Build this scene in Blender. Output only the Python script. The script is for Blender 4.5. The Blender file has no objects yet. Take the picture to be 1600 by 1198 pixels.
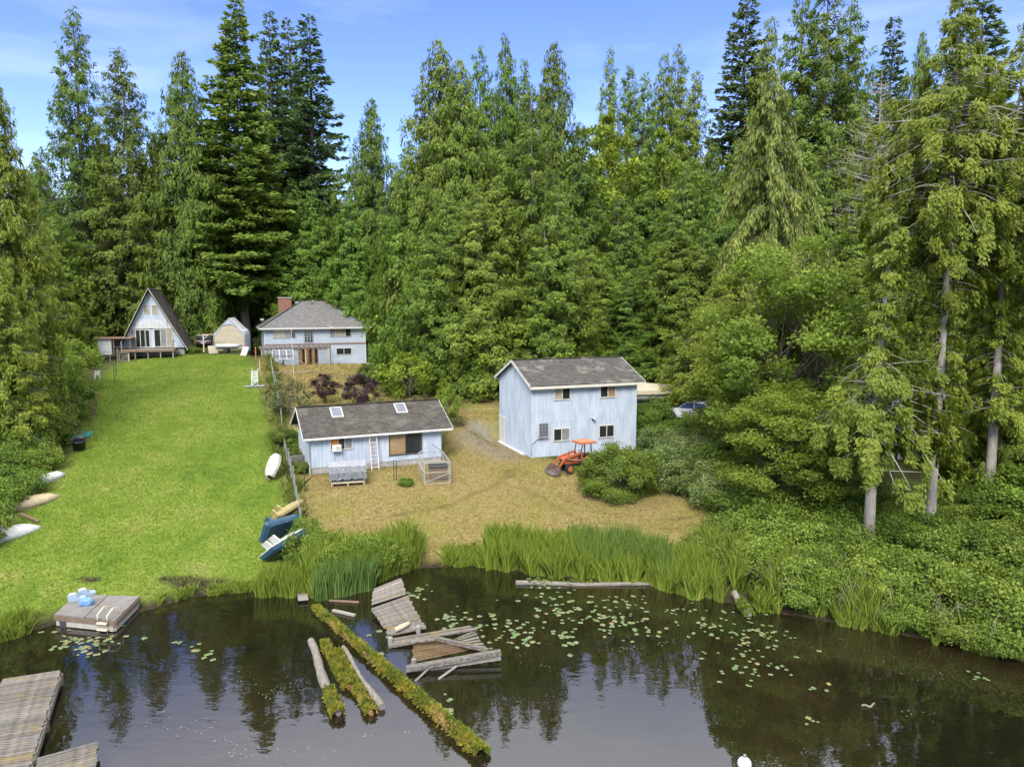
import bpy, math, random
import numpy as np
from mathutils import Vector, Matrix

R = math.radians
# ------------------------------------------------------------------ camera, sky, sun, exposure
CAM_H, PITCH, FPX = 13.0, R(6.5), 1110.0
scene = bpy.context.scene
cam_d = bpy.data.cameras.new('camera')
cam_d.sensor_width = 36.0
cam_d.lens = FPX / 1600 * 36
cam_d.clip_start, cam_d.clip_end = 0.5, 6000
cam = bpy.data.objects.new('camera', cam_d)
scene.collection.objects.link(cam)
cam.location = (0, 0, CAM_H)
cam.rotation_euler = (R(90) - PITCH, 0, 0)
scene.camera = cam

SUN_EL, SUN_AZ = R(43), R(188)      # azimuth clockwise from +Y (behind and left of the camera)
wd = bpy.data.worlds.new('World'); scene.world = wd
wd.use_nodes = True
nt = wd.node_tree; nt.nodes.clear()
def wn(t, **k):
    n = nt.nodes.new(t)
    for a, b in k.items(): setattr(n, a, b)
    return n
wo = wn('ShaderNodeOutputWorld')
bg = wn('ShaderNodeBackground'); bg.inputs['Strength'].default_value = 0.15
sky = wn('ShaderNodeTexSky', sky_type='NISHITA', sun_disc=False, sun_elevation=SUN_EL, sun_rotation=SUN_AZ)
sky.altitude = 200; sky.air_density = 1.1; sky.dust_density = 0.2; sky.ozone_density = 2.5
tc = wn('ShaderNodeTexCoord')
sep = wn('ShaderNodeSeparateXYZ'); nt.links.new(tc.outputs['Generated'], sep.inputs[0])
mp = wn('ShaderNodeMapping'); mp.inputs['Scale'].default_value = (1.6, 1.6, 9.0); mp.inputs['Rotation'].default_value = (0.05, 0.12, 0)
nt.links.new(tc.outputs['Generated'], mp.inputs[0])
cn = wn('ShaderNodeTexNoise'); cn.inputs['Scale'].default_value = 1.7; cn.inputs['Detail'].default_value = 7; cn.inputs['Roughness'].default_value = 0.55
nt.links.new(mp.outputs[0], cn.inputs['Vector'])
cr = wn('ShaderNodeMapRange'); cr.inputs['From Min'].default_value = 0.46; cr.inputs['From Max'].default_value = 0.78
nt.links.new(cn.outputs[0], cr.inputs[0])
# thin high cloud: wisps low in the sky, a veil higher up (the pond mirrors that pale sky)
vr = wn('ShaderNodeMapRange'); vr.inputs['From Min'].default_value = 0.41; vr.inputs['From Max'].default_value = 0.62
vr.inputs['To Min'].default_value = 0.0; vr.inputs['To Max'].default_value = 0.8
nt.links.new(sep.outputs['Z'], vr.inputs[0])
ad = wn('ShaderNodeMath', operation='MULTIPLY_ADD', use_clamp=True); ad.inputs[1].default_value = 0.11
nt.links.new(cr.outputs[0], ad.inputs[0]); nt.links.new(vr.outputs[0], ad.inputs[2])
mx = wn('ShaderNodeMix', data_type='RGBA'); mx.inputs['B'].default_value = (8.0, 8.0, 8.0, 1)
nt.links.new(ad.outputs[0], mx.inputs['Factor'])
hs = wn('ShaderNodeHueSaturation'); hs.inputs['Saturation'].default_value = 1.25; hs.inputs['Value'].default_value = 0.68; hs.inputs['Hue'].default_value = 0.53
nt.links.new(sky.outputs[0], hs.inputs['Color']); nt.links.new(hs.outputs[0], mx.inputs['A'])
nt.links.new(mx.outputs['Result'], bg.inputs['Color']); nt.links.new(bg.outputs[0], wo.inputs[0])

sd = bpy.data.lights.new('sun', 'SUN'); sd.energy = 2.15; sd.angle = R(24); sd.color = (1, 0.95, 0.87)
so = bpy.data.objects.new('sun', sd); scene.collection.objects.link(so)
sv = Vector((math.sin(SUN_AZ) * math.cos(SUN_EL), math.cos(SUN_AZ) * math.cos(SUN_EL), math.sin(SUN_EL)))
so.rotation_euler = (-sv).to_track_quat('-Z', 'Y').to_euler(); so.location = sv * 200
vs = scene.view_settings
vs.view_transform = 'Standard'; vs.look = 'None'; vs.gamma = 1; vs.exposure = 1.5; vs.use_curve_mapping = False
scene.render.engine = 'CYCLES'
scene.cycles.max_bounces = 6; scene.cycles.diffuse_bounces = 4; scene.cycles.glossy_bounces = 2; scene.cycles.transmission_bounces = 2; scene.cycles.use_adaptive_sampling = True; scene.cycles.adaptive_threshold = 0.03; scene.cycles.transparent_max_bounces = 8

# ------------------------------------------------------------------ helpers: survey
rnd = random.Random(7)
CP, SP = math.cos(PITCH), math.sin(PITCH)
def ray(u, v):
    x, y = (u - 800) / FPX, (599 - v) / FPX
    return np.array([x, CP + y * SP, -SP + y * CP])
def at_z(u, v, z):
    d = ray(u, v); k = (z - CAM_H) / d[2]
    return Vector((d[0] * k, d[1] * k, z))
def at_y(u, v, Y):
    d = ray(u, v); k = Y / d[1]
    return Vector((d[0] * k, Y, CAM_H + d[2] * k))
SHORE = [(-900, 1150), (-300, 1060), (0, 1003), (85, 975), (225, 955), (300, 932), (400, 925), (450, 928), (520, 925), (600, 905), (650, 888),
         (740, 884), (830, 897), (1000, 912), (1050, 925), (1150, 945), (1200, 955), (1330, 978), (1450, 1000), (1600, 1035), (1900, 1100), (2400, 1190)]
_sp = [at_z(u, v, 0) for u, v in SHORE]
SX = np.array([-400] + [p.x for p in _sp] + [400]); SY = np.array([14] + [p.y for p in _sp] + [14])
LY, LZ = [0, 2, 10, 25, 50, 60, 95, 180, 400, 3000], [0, .32, 1.1, 2.7, 5.2, 6.5, 9.2, 13.5, 20, 30]
RY, RZ = [0, 2, 10, 17, 20, 25, 31, 40, 55, 85, 170, 400, 3000], [0, .30, .75, 1.2, 1.55, 2.5, 3.5, 4.3, 4.9, 7.2, 12, 20, 30]
def fence_x(Y): return -11.3 - (Y - 37) * 0.372
PADS_ = []                         # level building plots: corner, direction, extents, height
for _o, _rz, _x0, _x1, _y0, _y1 in ((at_y(740 + 425 / 4.697, 530 + 868 / 4.697, 52.3), R(21), -.6, 9.6, -1.2, 7.4), (at_y(440 + 242 / 5.323, 600 + 742 / 5.323, 48.5), R(24), -.6, 10.5, -1.0, 6.2),
                                    (at_y(380 + 188 / 5.323, 440 + 716 / 5.323, 90), R(22), -.4, 15.5, -4.0, 9.5)):
    PADS_.append((_o, _rz, _x0, _x1, _y0, _y1))
def ground(x, y):
    x = np.asarray(x, float); y = np.asarray(y, float)
    t = y - np.interp(x, SX, SY)
    b = np.clip((x - fence_x(y) + 0.6) / 2.4, 0, 1); b = b * b * (3 - 2 * b)
    z = (1 - b) * np.interp(t, LY, LZ) + b * np.interp(t, RY, RZ)
    z = np.where(t < 0, np.maximum(-1.4, 0.22 * t), z)
    for o, rz, x0, x1, y0, y1 in PADS_:
        c, s_ = math.cos(rz), math.sin(rz); lx = (x - o.x) * c + (y - o.y) * s_; ly = -(x - o.x) * s_ + (y - o.y) * c
        d = np.hypot(np.maximum(np.maximum(x0 - lx, lx - x1), 0), np.maximum(np.maximum(y0 - ly, ly - y1), 0))
        k = np.clip(1 - d / 2.2, 0, 1); k = k * k * (3 - 2 * k)
        z = z * (1 - k) + (o.z - .06) * k
    z = z + np.where(t > 1, 0.05 * np.sin(x * .9 + y * .4) * np.sin(y * .7 - x * .2), 0)
    return z
def gz(x, y): return float(ground(x, y))
def on(u, v, dz=0.0):
    """the point of the ground seen at a place of the photograph"""
    d = ray(u, v); ks = np.arange(12.0, 260.0, 0.05)
    hit = CAM_H + d[2] * ks <= ground(d[0] * ks, d[1] * ks) + dz
    p = d * (ks[int(np.argmax(hit))] if hit.any() else 260.0)
    return Vector((p[0], p[1], gz(p[0], p[1])))

# ------------------------------------------------------------------ helpers: objects
col = scene.collection
def tag(o, label=None, cat=None, group=None, kind=None):
    if label: o['label'] = label
    if cat: o['category'] = cat
    if group: o['group'] = group
    if kind: o['kind'] = kind
    return o
def thing(name, label, cat, loc=(0, 0, 0), rz=0.0, group=None):
    o = bpy.data.objects.new(name, None); col.objects.link(o)
    o.empty_display_size = 0.3
    o.location = loc; o.rotation_euler = (0, 0, rz)
    return tag(o, label, cat, group)
def link(name, me, parent=None, kind=None):
    o = bpy.data.objects.new(name, me); col.objects.link(o)
    if parent: o.parent = parent
    if kind: o['kind'] = kind
    return o
def dup(o, parent=None):
    c = o.copy(); col.objects.link(c); c.parent = parent
    for ch in list(o.children): dup(ch, c)
    return c

class MB:
    def __init__(s): s.v = []; s.f = []; s.sm = []
    def add(s, vs, fs, smooth=False):
        b = len(s.v); s.v += [tuple(p) for p in vs]; s.f += [tuple(i + b for i in f) for f in fs]; s.sm += [smooth] * len(fs); return s
    def box(s, x0, y0, z0, x1, y1, z1, M=None):
        vs = [Vector(p) for p in ((x0, y0, z0), (x1, y0, z0), (x1, y1, z0), (x0, y1, z0), (x0, y0, z1), (x1, y0, z1), (x1, y1, z1), (x0, y1, z1))]
        if M: vs = [M @ p for p in vs]
        return s.add(vs, [(0, 3, 2, 1), (4, 5, 6, 7), (0, 1, 5, 4), (1, 2, 6, 5), (2, 3, 7, 6), (3, 0, 4, 7)])
    def bar(s, a, b, w, h, up=(0, 0, 1)):
        a, b = Vector(a), Vector(b); d = (b - a).normalized(); u = Vector(up)
        x = d.cross(u)
        if x.length < 1e-4: x = d.cross(Vector((0, 1, 0)))
        x.normalize(); u = x.cross(d)
        vs = [p + x * i * w / 2 + u * j * h / 2 for p in (a, b) for i, j in ((-1, -1), (1, -1), (1, 1), (-1, 1))]
        return s.add(vs, [(0, 1, 2, 3), (7, 6, 5, 4), (0, 4, 5, 1), (1, 5, 6, 2), (2, 6, 7, 3), (3, 7, 4, 0)])
    def tube(s, pts, rs, n=8, cap=True):
        pts = [Vector(p) for p in pts]
        if not hasattr(rs, '__len__'): rs = [rs] * len(pts)
        vs = []; fs = []
        for i, p in enumerate(pts):
            d = (pts[min(i + 1, len(pts) - 1)] - pts[max(i - 1, 0)]).normalized()
            x = d.cross(Vector((0, 0, 1)))
            if x.length < 0.05: x = d.cross(Vector((0, 1, 0)))
            x.normalize(); y = x.cross(d)
            for k in range(n):
                a = 2 * math.pi * k / n; vs.append(p + (x * math.cos(a) + y * math.sin(a)) * rs[i])
        for i in range(len(pts) - 1):
            for k in range(n):
                fs.append((i * n + k, (i + 1) * n + k, (i + 1) * n + (k + 1) % n, i * n + (k + 1) % n))
        s.add(vs, fs, True)
        if cap:
            s.add(vs[:n], [tuple(range(n))]); s.add(vs[-n:], [tuple(reversed(range(n)))])
        return s
    def prism(s, poly, ax, a, b):
        """2-D outline extruded along axis ax from a to b"""
        def P(p, t): return {'x': (t, p[0], p[1]), 'y': (p[0], t, p[1]), 'z': (p[0], p[1], t)}[ax]
        n = len(poly); vs = [P(p, a) for p in poly] + [P(p, b) for p in poly]
        return s.add(vs, [tuple(range(n)), tuple(reversed(range(n, 2 * n)))] + [(i, i + n, (i + 1) % n + n, (i + 1) % n) for i in range(n)])
    def loft(s, rings, closed=True, cap=False, smooth=True):
        n = len(rings[0]); vs = [p for r in rings for p in r]; fs = []
        for i in range(len(rings) - 1):
            for k in range(n if closed else n - 1):
                fs.append((i * n + k, i * n + (k + 1) % n, (i + 1) * n + (k + 1) % n, (i + 1) * n + k))
        s.add(vs, fs, smooth)
        if cap: s.add(rings[0], [tuple(range(n))]); s.add(rings[-1], [tuple(range(n))])
        return s
    def mesh(s, name, mat):
        me = bpy.data.meshes.new(name); me.from_pydata(s.v, [], s.f)
        me.polygons.foreach_set('use_smooth', s.sm)
        if mat: me.materials.append(mat)
        me.update(); return me
    def build(s, name, mat, parent=None, kind=None, solid=None):
        o = link(name, s.mesh(name, mat), parent, kind)
        if solid:
            m = o.modifiers.new('solid', 'SOLIDIFY'); m.thickness = solid; m.offset = 0
        return o
def B(*a): return MB().box(*a)

# ------------------------------------------------------------------ helpers: materials
MATS = {}
def mat(name, c, rough=0.7, c2=None, scale=3.0, stretch=(1, 1, 1), bump=0.0, metal=0.0, detail=6, thr=(0.35, 0.65), spec=0.35, bscale=None, extra=None, rand=0.0):
    """principled surface whose colour wanders between c and c2 by object-space noise"""
    if name in MATS: return MATS[name]
    m = bpy.data.materials.new(name); m.use_nodes = True; t = m.node_tree
    p = t.nodes['Principled BSDF']
    p.inputs['Roughness'].default_value = rough; p.inputs['Metallic'].default_value = metal
    p.inputs['Specular IOR Level'].default_value = spec
    p.inputs['Base Color'].default_value = (*c, 1)
    out = None
    if c2 or bump:
        tcn = t.nodes.new('ShaderNodeTexCoord'); mpn = t.nodes.new('ShaderNodeMapping'); mpn.inputs['Scale'].default_value = stretch
        t.links.new(tcn.outputs['Object'], mpn.inputs[0])
        nn = t.nodes.new('ShaderNodeTexNoise'); nn.inputs['Scale'].default_value = scale; nn.inputs['Detail'].default_value = detail; nn.inputs['Roughness'].default_value = 0.62
        t.links.new(mpn.outputs[0], nn.inputs['Vector'])
        if c2:
            mr = t.nodes.new('ShaderNodeMapRange'); mr.inputs['From Min'].default_value = thr[0]; mr.inputs['From Max'].default_value = thr[1]
            t.links.new(nn.outputs[0], mr.inputs[0])
            mm = t.nodes.new('ShaderNodeMix'); mm.data_type = 'RGBA'; mm.inputs['A'].default_value = (*c, 1); mm.inputs['B'].default_value = (*c2, 1)
            t.links.new(mr.outputs[0], mm.inputs['Factor']); out = mm.outputs['Result']
        if bump:
            nb = nn
            if bscale:
                nb = t.nodes.new('ShaderNodeTexNoise'); nb.inputs['Scale'].default_value = bscale; nb.inputs['Detail'].default_value = 4
                t.links.new(mpn.outputs[0], nb.inputs['Vector'])
            bp = t.nodes.new('ShaderNodeBump'); bp.inputs['Strength'].default_value = bump; bp.inputs['Distance'].default_value = 0.05
            t.links.new(nb.outputs[0], bp.inputs['Height']); t.links.new(bp.outputs[0], p.inputs['Normal'])
    if rand:
        oi = t.nodes.new('ShaderNodeObjectInfo'); hv = t.nodes.new('ShaderNodeHueSaturation')
        mr = t.nodes.new('ShaderNodeMapRange'); mr.inputs['To Min'].default_value = 1 - rand; mr.inputs['To Max'].default_value = 1 + rand
        t.links.new(oi.outputs['Random'], mr.inputs[0]); t.links.new(mr.outputs[0], hv.inputs['Value'])
        hv.inputs['Color'].default_value = (*c, 1)
        if out: t.links.new(out, hv.inputs['Color'])
        out = hv.outputs[0]
    if out: t.links.new(out, p.inputs['Base Color'])
    MATS[name] = m
    return m

def leaf_mat(name, ca, cb, trans=0.3, hue=0.03, val=0.25, rough=0.55, tip=None):
    """foliage: colour from the leaf's own tint, shifted a little per plant"""
    if name in MATS: return MATS[name]
    m = bpy.data.materials.new(name); m.use_nodes = True; t = m.node_tree
    p = t.nodes['Principled BSDF']; p.inputs['Roughness'].default_value = rough; p.inputs['Specular IOR Level'].default_value = 0.25
    at = t.nodes.new('ShaderNodeAttribute'); at.attribute_name = 'tint'
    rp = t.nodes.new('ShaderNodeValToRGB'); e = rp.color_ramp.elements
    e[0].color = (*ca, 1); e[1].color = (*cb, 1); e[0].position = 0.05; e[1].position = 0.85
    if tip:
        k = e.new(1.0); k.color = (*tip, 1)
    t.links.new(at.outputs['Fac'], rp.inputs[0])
    oi = t.nodes.new('ShaderNodeObjectInfo'); hv = t.nodes.new('ShaderNodeHueSaturation')
    a = t.nodes.new('ShaderNodeMapRange'); a.inputs['To Min'].default_value = 0.5 - hue; a.inputs['To Max'].default_value = 0.5 + hue
    b = t.nodes.new('ShaderNodeMapRange'); b.inputs['To Min'].default_value = 1 - val; b.inputs['To Max'].default_value = 1 + val
    wnz = t.nodes.new('ShaderNodeTexWhiteNoise'); wnz.noise_dimensions = '1D'
    t.links.new(oi.outputs['Random'], a.inputs[0]); t.links.new(oi.outputs['Random'], wnz.inputs['W']); t.links.new(wnz.outputs['Value'], b.inputs[0])
    t.links.new(a.outputs[0], hv.inputs['Hue']); t.links.new(b.outputs[0], hv.inputs['Value']); t.links.new(rp.outputs[0], hv.inputs['Color'])
    t.links.new(hv.outputs[0], p.inputs['Base Color'])
    tr = t.nodes.new('ShaderNodeBsdfTranslucent'); t.links.new(hv.outputs[0], tr.inputs['Color'])
    mxs = t.nodes.new('ShaderNodeMixShader'); mxs.inputs[0].default_value = trans
    t.links.new(p.outputs[0], mxs.inputs[1]); t.links.new(tr.outputs[0], mxs.inputs[2])
    t.links.new(mxs.outputs[0], t.nodes['Material Output'].inputs[0])
    MATS[name] = m
    return m
# ------------------------------------------------------------------ terrain
def pol(px): return np.array([tuple(on(u, v))[:2] for u, v in px])
def sdist(poly, X, Y):
    """signed distance (inside positive) of many points to a polygon"""
    ins = np.zeros(X.shape, bool); dm = np.full(X.shape, 1e9)
    n = len(poly)
    for i in range(n):
        x0, y0 = poly[i]; x1, y1 = poly[(i + 1) % n]
        c = ((y0 > Y) != (y1 > Y)) & (X < (x1 - x0) * (Y - y0) / (y1 - y0 + 1e-12) + x0)
        ins ^= c
        L = (x1 - x0) ** 2 + (y1 - y0) ** 2 + 1e-9
        k = np.clip(((X - x0) * (x1 - x0) + (Y - y0) * (y1 - y0)) / L, 0, 1)
        dm = np.minimum(dm, np.hypot(X - x0 - k * (x1 - x0), Y - y0 - k * (y1 - y0)))
    return np.where(ins, dm, -dm)
LAWN = pol([(-420, 1010), (0, 985), (90, 955), (240, 935), (330, 915), (450, 915), (470, 835), (440, 740), (418, 640), (404, 575), (385, 556), (300, 552), (190, 566),
            (150, 600), (132, 690), (80, 745), (20, 830), (-80, 930)])
DRY = pol([(450, 735), (470, 820), (540, 850), (660, 880), (740, 878), (900, 880), (1060, 860), (1160, 835), (1120, 775), (1000, 740), (840, 715), (790, 680), (775, 640),
           (700, 640), (690, 700), (560, 740)])
GARD = pol([(404, 560), (420, 640), (440, 690), (560, 690), (690, 690), (720, 640), (640, 580), (600, 562)])
GRAV = pol([(735, 655), (748, 655), (770, 668), (800, 700), (822, 722), (790, 722), (740, 705), (705, 688), (715, 672)])
TRACK = pol([(700, 600), (790, 600), (800, 660), (760, 700), (690, 720), (690, 690), (735, 655)])
gx = np.concatenate([np.linspace(-2500, -80, 14)[:-1], np.arange(-80, 80.1, 0.5), np.linspace(80, 2500, 14)[1:]])
gy = np.concatenate([np.arange(12, 112, 0.5), np.linspace(112, 260, 20)[1:], np.linspace(260, 4000, 14)[1:]])
GX, GY = np.meshgrid(gx, gy)
GZ = ground(GX, GY)
ny, nx = GX.shape
idx = np.arange(nx * ny).reshape(ny, nx)
quads = np.stack([idx[:-1, :-1], idx[:-1, 1:], idx[1:, 1:], idx[1:, :-1]], -1).reshape(-1, 4)
def fast_mesh(name, V, Q, material, smooth=False, tint=None):
    me = bpy.data.meshes.new(name)
    V = np.asarray(V, np.float32); Q = np.asarray(Q, np.int32)
    me.vertices.add(len(V)); me.vertices.foreach_set('co', V.ravel())
    k = Q.shape[1]
    me.loops.add(Q.size); me.loops.foreach_set('vertex_index', Q.ravel())
    me.polygons.add(len(Q)); me.polygons.foreach_set('loop_start', np.arange(0, Q.size, k, dtype=np.int32))
    if smooth: me.polygons.foreach_set('use_smooth', np.ones(len(Q), bool))
    if tint is not None:
        a = me.attributes.new('tint', 'FLOAT', 'POINT'); a.data.foreach_set('value', np.asarray(tint, np.float32).ravel())
    me.update(calc_edges=True)
    if material: me.materials.append(material)
    return me

def mk_ground_mat():
    m = bpy.data.materials.new('ground'); m.use_nodes = True; t = m.node_tree; N = t.nodes; Lk = t.links
    p = N['Principled BSDF']; p.inputs['Roughness'].default_value = 0.9; p.inputs['Specular IOR Level'].default_value = 0.1
    tcn = N.new('ShaderNodeTexCoord')
    def noise(sc, det=6, ro=0.6, st=None):
        n = N.new('ShaderNodeTexNoise'); n.inputs['Scale'].default_value = sc; n.inputs['Detail'].default_value = det; n.inputs['Roughness'].default_value = ro
        src = tcn.outputs['Object']
        if st:
            mpn = N.new('ShaderNodeMapping'); mpn.inputs['Scale'].default_value = st; mpn.inputs['Rotation'].default_value = (0, 0, 0.5); Lk.new(src, mpn.inputs[0]); src = mpn.outputs[0]
        Lk.new(src, n.inputs['Vector']); return n.outputs[0]
    def ramp(src, *st):
        r = N.new('ShaderNodeValToRGB'); e = r.color_ramp.elements
        while len(e) < len(st): e.new(0.5)
        for k, (pos, c) in zip(e, st): k.position = pos; k.color = (*c, 1)
        Lk.new(src, r.inputs[0]); return r.outputs[0]
    def mixc(f, a, b):
        k = N.new('ShaderNodeMix'); k.data_type = 'RGBA'; Lk.new(f, k.inputs['Factor']); Lk.new(a, k.inputs['A']); Lk.new(b, k.inputs['B']); return k.outputs['Result']
    def mathn(op, a, b, clamp=False):
        k = N.new('ShaderNodeMath'); k.operation = op; k.use_clamp = clamp
        for i, q in enumerate((a, b)):
            if isinstance(q, (int, float)): k.inputs[i].default_value = q
            else: Lk.new(q, k.inputs[i])
        return k.outputs[0]
    big, mid, fine = noise(0.22, 4), noise(0.9, 7), noise(7.0, 4, 0.7)
    edge = mathn('ADD', mathn('MULTIPLY', mathn('SUBTRACT', noise(1.1, 6), 0.5), 1.5), mathn('MULTIPLY', mathn('SUBTRACT', fine, 0.5), 0.8))
    at = N.new('ShaderNodeAttribute'); at.attribute_name = 'mask'; sp = N.new('ShaderNodeSeparateColor'); Lk.new(at.outputs['Color'], sp.inputs[0])
    def msk(ch, hard=2.2): return mathn('MULTIPLY_ADD', mathn('ADD', mathn('SUBTRACT', ch, 0.5), mathn('MULTIPLY', edge, 0.35)), hard, True)
    def soft(ch, hard=2.2):
        k = N.new('ShaderNodeMath'); k.operation = 'MULTIPLY_ADD'; k.use_clamp = True
        Lk.new(mathn('ADD', mathn('SUBTRACT', ch, 0.5), mathn('MULTIPLY', edge, 0.4)), k.inputs[0]); k.inputs[1].default_value = hard; k.inputs[2].default_value = 0.5; return k.outputs[0]
    floor = ramp(noise(0.8, 7), (0.3, (.028, .022, .012)), (0.5, (.045, .05, .015)), (0.7, (.06, .085, .02)))
    lawn_a = ramp(mathn('ADD', mathn('MULTIPLY', big, .5), mathn('MULTIPLY', mid, .5)), (0.34, (.07, .118, .014)), (0.46, (.118, .178, .02)), (0.56, (.162, .205, .034)), (0.67, (.225, .215, .07)))
    lawn_b = ramp(fine, (0.3, (.35, .35, .3)), (0.65, (1.15, 1.15, 1.1)))
    mul = N.new('ShaderNodeMix'); mul.data_type = 'RGBA'; mul.blend_type = 'MULTIPLY'; mul.inputs['Factor'].default_value = 0.75; Lk.new(lawn_a, mul.inputs['A']); Lk.new(lawn_b, mul.inputs['B'])
    lawn = mul.outputs['Result']
    straw = noise(2.6, 8, 0.72, (1, 2.6, 1))
    dry_a = ramp(straw, (0.3, (.10, .066, .026)), (0.42, (.19, .142, .055)), (0.55, (.28, .225, .092)), (0.72, (.35, .30, .145)))
    gpatch = ramp(mathn('ADD', mathn('MULTIPLY', noise(0.32, 6), .8), mathn('MULTIPLY', fine, .2)), (0.45, (0, 0, 0)), (0.6, (.65, .65, .65)))
    ggreen = ramp(fine, (0.3, (.13, .14, .02)), (0.7, (.22, .225, .05)))
    dry = mixc(gpatch, dry_a, ggreen)
    mul2 = N.new('ShaderNodeMix'); mul2.data_type = 'RGBA'; mul2.blend_type = 'MULTIPLY'; mul2.inputs['Factor'].default_value = 0.6; Lk.new(dry, mul2.inputs['A']); Lk.new(lawn_b, mul2.inputs['B'])
    grav = ramp(noise(9, 5, .8), (0.3, (.10, .095, .08)), (0.7, (.27, .25, .21)))
    mud = ramp(noise(3, 6), (0.35, (.018, .014, .008)), (0.7, (.06, .045, .025)))
    c = mixc(soft(sp.outputs[0]), floor, lawn)
    c = mixc(soft(sp.outputs[1]), c, mul2.outputs['Result'])
    c = mixc(soft(sp.outputs[2]), c, grav)
    at2 = N.new('ShaderNodeAttribute'); at2.attribute_name = 'mud'
    c = mixc(soft(at2.outputs['Fac']), c, mud)
    Lk.new(c, p.inputs['Base Color'])
    bp = N.new('ShaderNodeBump'); bp.inputs['Strength'].default_value = 0.8; bp.inputs['Distance'].default_value = 0.12
    Lk.new(mathn('ADD', fine, mathn('MULTIPLY', noise(22, 3), .5)), bp.inputs['Height']); Lk.new(bp.outputs[0], p.inputs['Normal'])
    return m
gme = fast_mesh('ground', np.stack([GX, GY, GZ], -1).reshape(-1, 3), quads, mk_ground_mat(), True)
sm = lambda d, w: np.clip(d / w * 0.5 + 0.5, 0, 1)
mask = np.zeros((nx * ny, 4), np.float32); mask[:, 3] = 1
mask[:, 0] = sm(sdist(LAWN, GX, GY), 1.6).ravel()
dd = np.maximum(sm(sdist(DRY, GX, GY), 1.6), np.maximum(sm(sdist(GARD, GX, GY), 1.6) * .8, sm(sdist(TRACK, GX, GY), 2.5)))
mask[:, 1] = dd.ravel()
gm = sm(sdist(GRAV, GX, GY), 1.6) * .85
def trail(px, w, k):
    P = pol(px); d = np.full(GX.shape, 1e9)
    for (x0, y0), (x1, y1) in zip(P[:-1], P[1:]):
        t = np.clip(((GX - x0) * (x1 - x0) + (GY - y0) * (y1 - y0)) / ((x1 - x0) ** 2 + (y1 - y0) ** 2), 0, 1); d = np.minimum(d, np.hypot(GX - x0 - t * (x1 - x0), GY - y0 - t * (y1 - y0)))
    return np.clip(1 - d / w, 0, 1) * k
mud_t = np.zeros(GX.shape)
for px in ([(805, 728), (850, 760), (930, 800), (1050, 812), (1120, 800)], [(790, 735), (830, 770), (915, 815), (1050, 826), (1130, 815)], [(800, 735), (770, 760), (700, 790), (600, 810)], [(1090, 800), (1130, 812), (1140, 835)]):
    mud_t = np.maximum(mud_t, trail(px, .75, .62))
mask[:, 2] = gm.ravel()
a = gme.attributes.new('mask', 'FLOAT_COLOR', 'POINT'); a.data.foreach_set('color', mask.ravel())
tt = GY - np.interp(GX, SX, SY)
muds = [(on(298, 912), 1.0), (on(262, 905), .6), (on(140, 905), .5), (on(335, 914), .9)]
md = np.maximum(np.clip(1 - tt / 1.1, 0, 1), mud_t * .85)
for p, r in muds: md = np.maximum(md, np.clip(1.25 - np.hypot(GX - p.x, (GY - p.y) * 1.6) / r * .75, 0, 1))
a = gme.attributes.new('mud', 'FLOAT', 'POINT'); a.data.foreach_set('value', md.astype(np.float32).ravel())
tag(link('ground', gme), kind='structure')

# ------------------------------------------------------------------ pond
def mk_water():
    m = bpy.data.materials.new('water'); m.use_nodes = True; t = m.node_tree; p = t.nodes['Principled BSDF']
    p.inputs['Roughness'].default_value = 0.008; p.inputs['IOR'].default_value = 1.7; p.inputs['Specular IOR Level'].default_value = 0.6
    tcn = t.nodes.new('ShaderNodeTexCoord')
    n1 = t.nodes.new('ShaderNodeTexNoise'); n1.inputs['Scale'].default_value = 0.18; n1.inputs['Detail'].default_value = 5
    t.links.new(tcn.outputs['Object'], n1.inputs['Vector'])
    r = t.nodes.new('ShaderNodeValToRGB'); r.color_ramp.elements[0].position = 0.35; r.color_ramp.elements[0].color = (.006, .007, .003, 1)
    r.color_ramp.elements[1].position = 0.7; r.color_ramp.elements[1].color = (.016, .011, .005, 1)
    t.links.new(n1.outputs[0], r.inputs[0]); t.links.new(r.outputs[0], p.inputs['Base Color'])
    n2 = t.nodes.new('ShaderNodeTexNoise'); n2.inputs['Scale'].default_value = 1.3; n2.inputs['Detail'].default_value = 3
    mpn = t.nodes.new('ShaderNodeMapping'); mpn.inputs['Scale'].default_value = (1, 1.6, 1)
    t.links.new(tcn.outputs['Object'], mpn.inputs[0]); t.links.new(mpn.outputs[0], n2.inputs['Vector'])
    n3 = t.nodes.new('ShaderNodeTexNoise'); n3.inputs['Scale'].default_value = 0.12; t.links.new(tcn.outputs['Object'], n3.inputs['Vector'])
    mr = t.nodes.new('ShaderNodeMapRange'); mr.inputs['From Min'].default_value = .4; mr.inputs['From Max'].default_value = .7; mr.inputs['To Min'].default_value = 0.005; mr.inputs['To Max'].default_value = 0.022
    t.links.new(n3.outputs[0], mr.inputs[0])
    bp = t.nodes.new('ShaderNodeBump'); bp.inputs['Distance'].default_value = 0.3
    t.links.new(mr.outputs[0], bp.inputs['Strength']); t.links.new(n2.outputs[0], bp.inputs['Height']); t.links.new(bp.outputs[0], p.inputs['Normal'])
    return m
tag(MB().add([(-600, -500, 0), (600, -500, 0), (600, 48, 0), (-600, 48, 0)], [(0, 1, 2, 3)]).build('pond_water', mk_water()), kind='structure')

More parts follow.
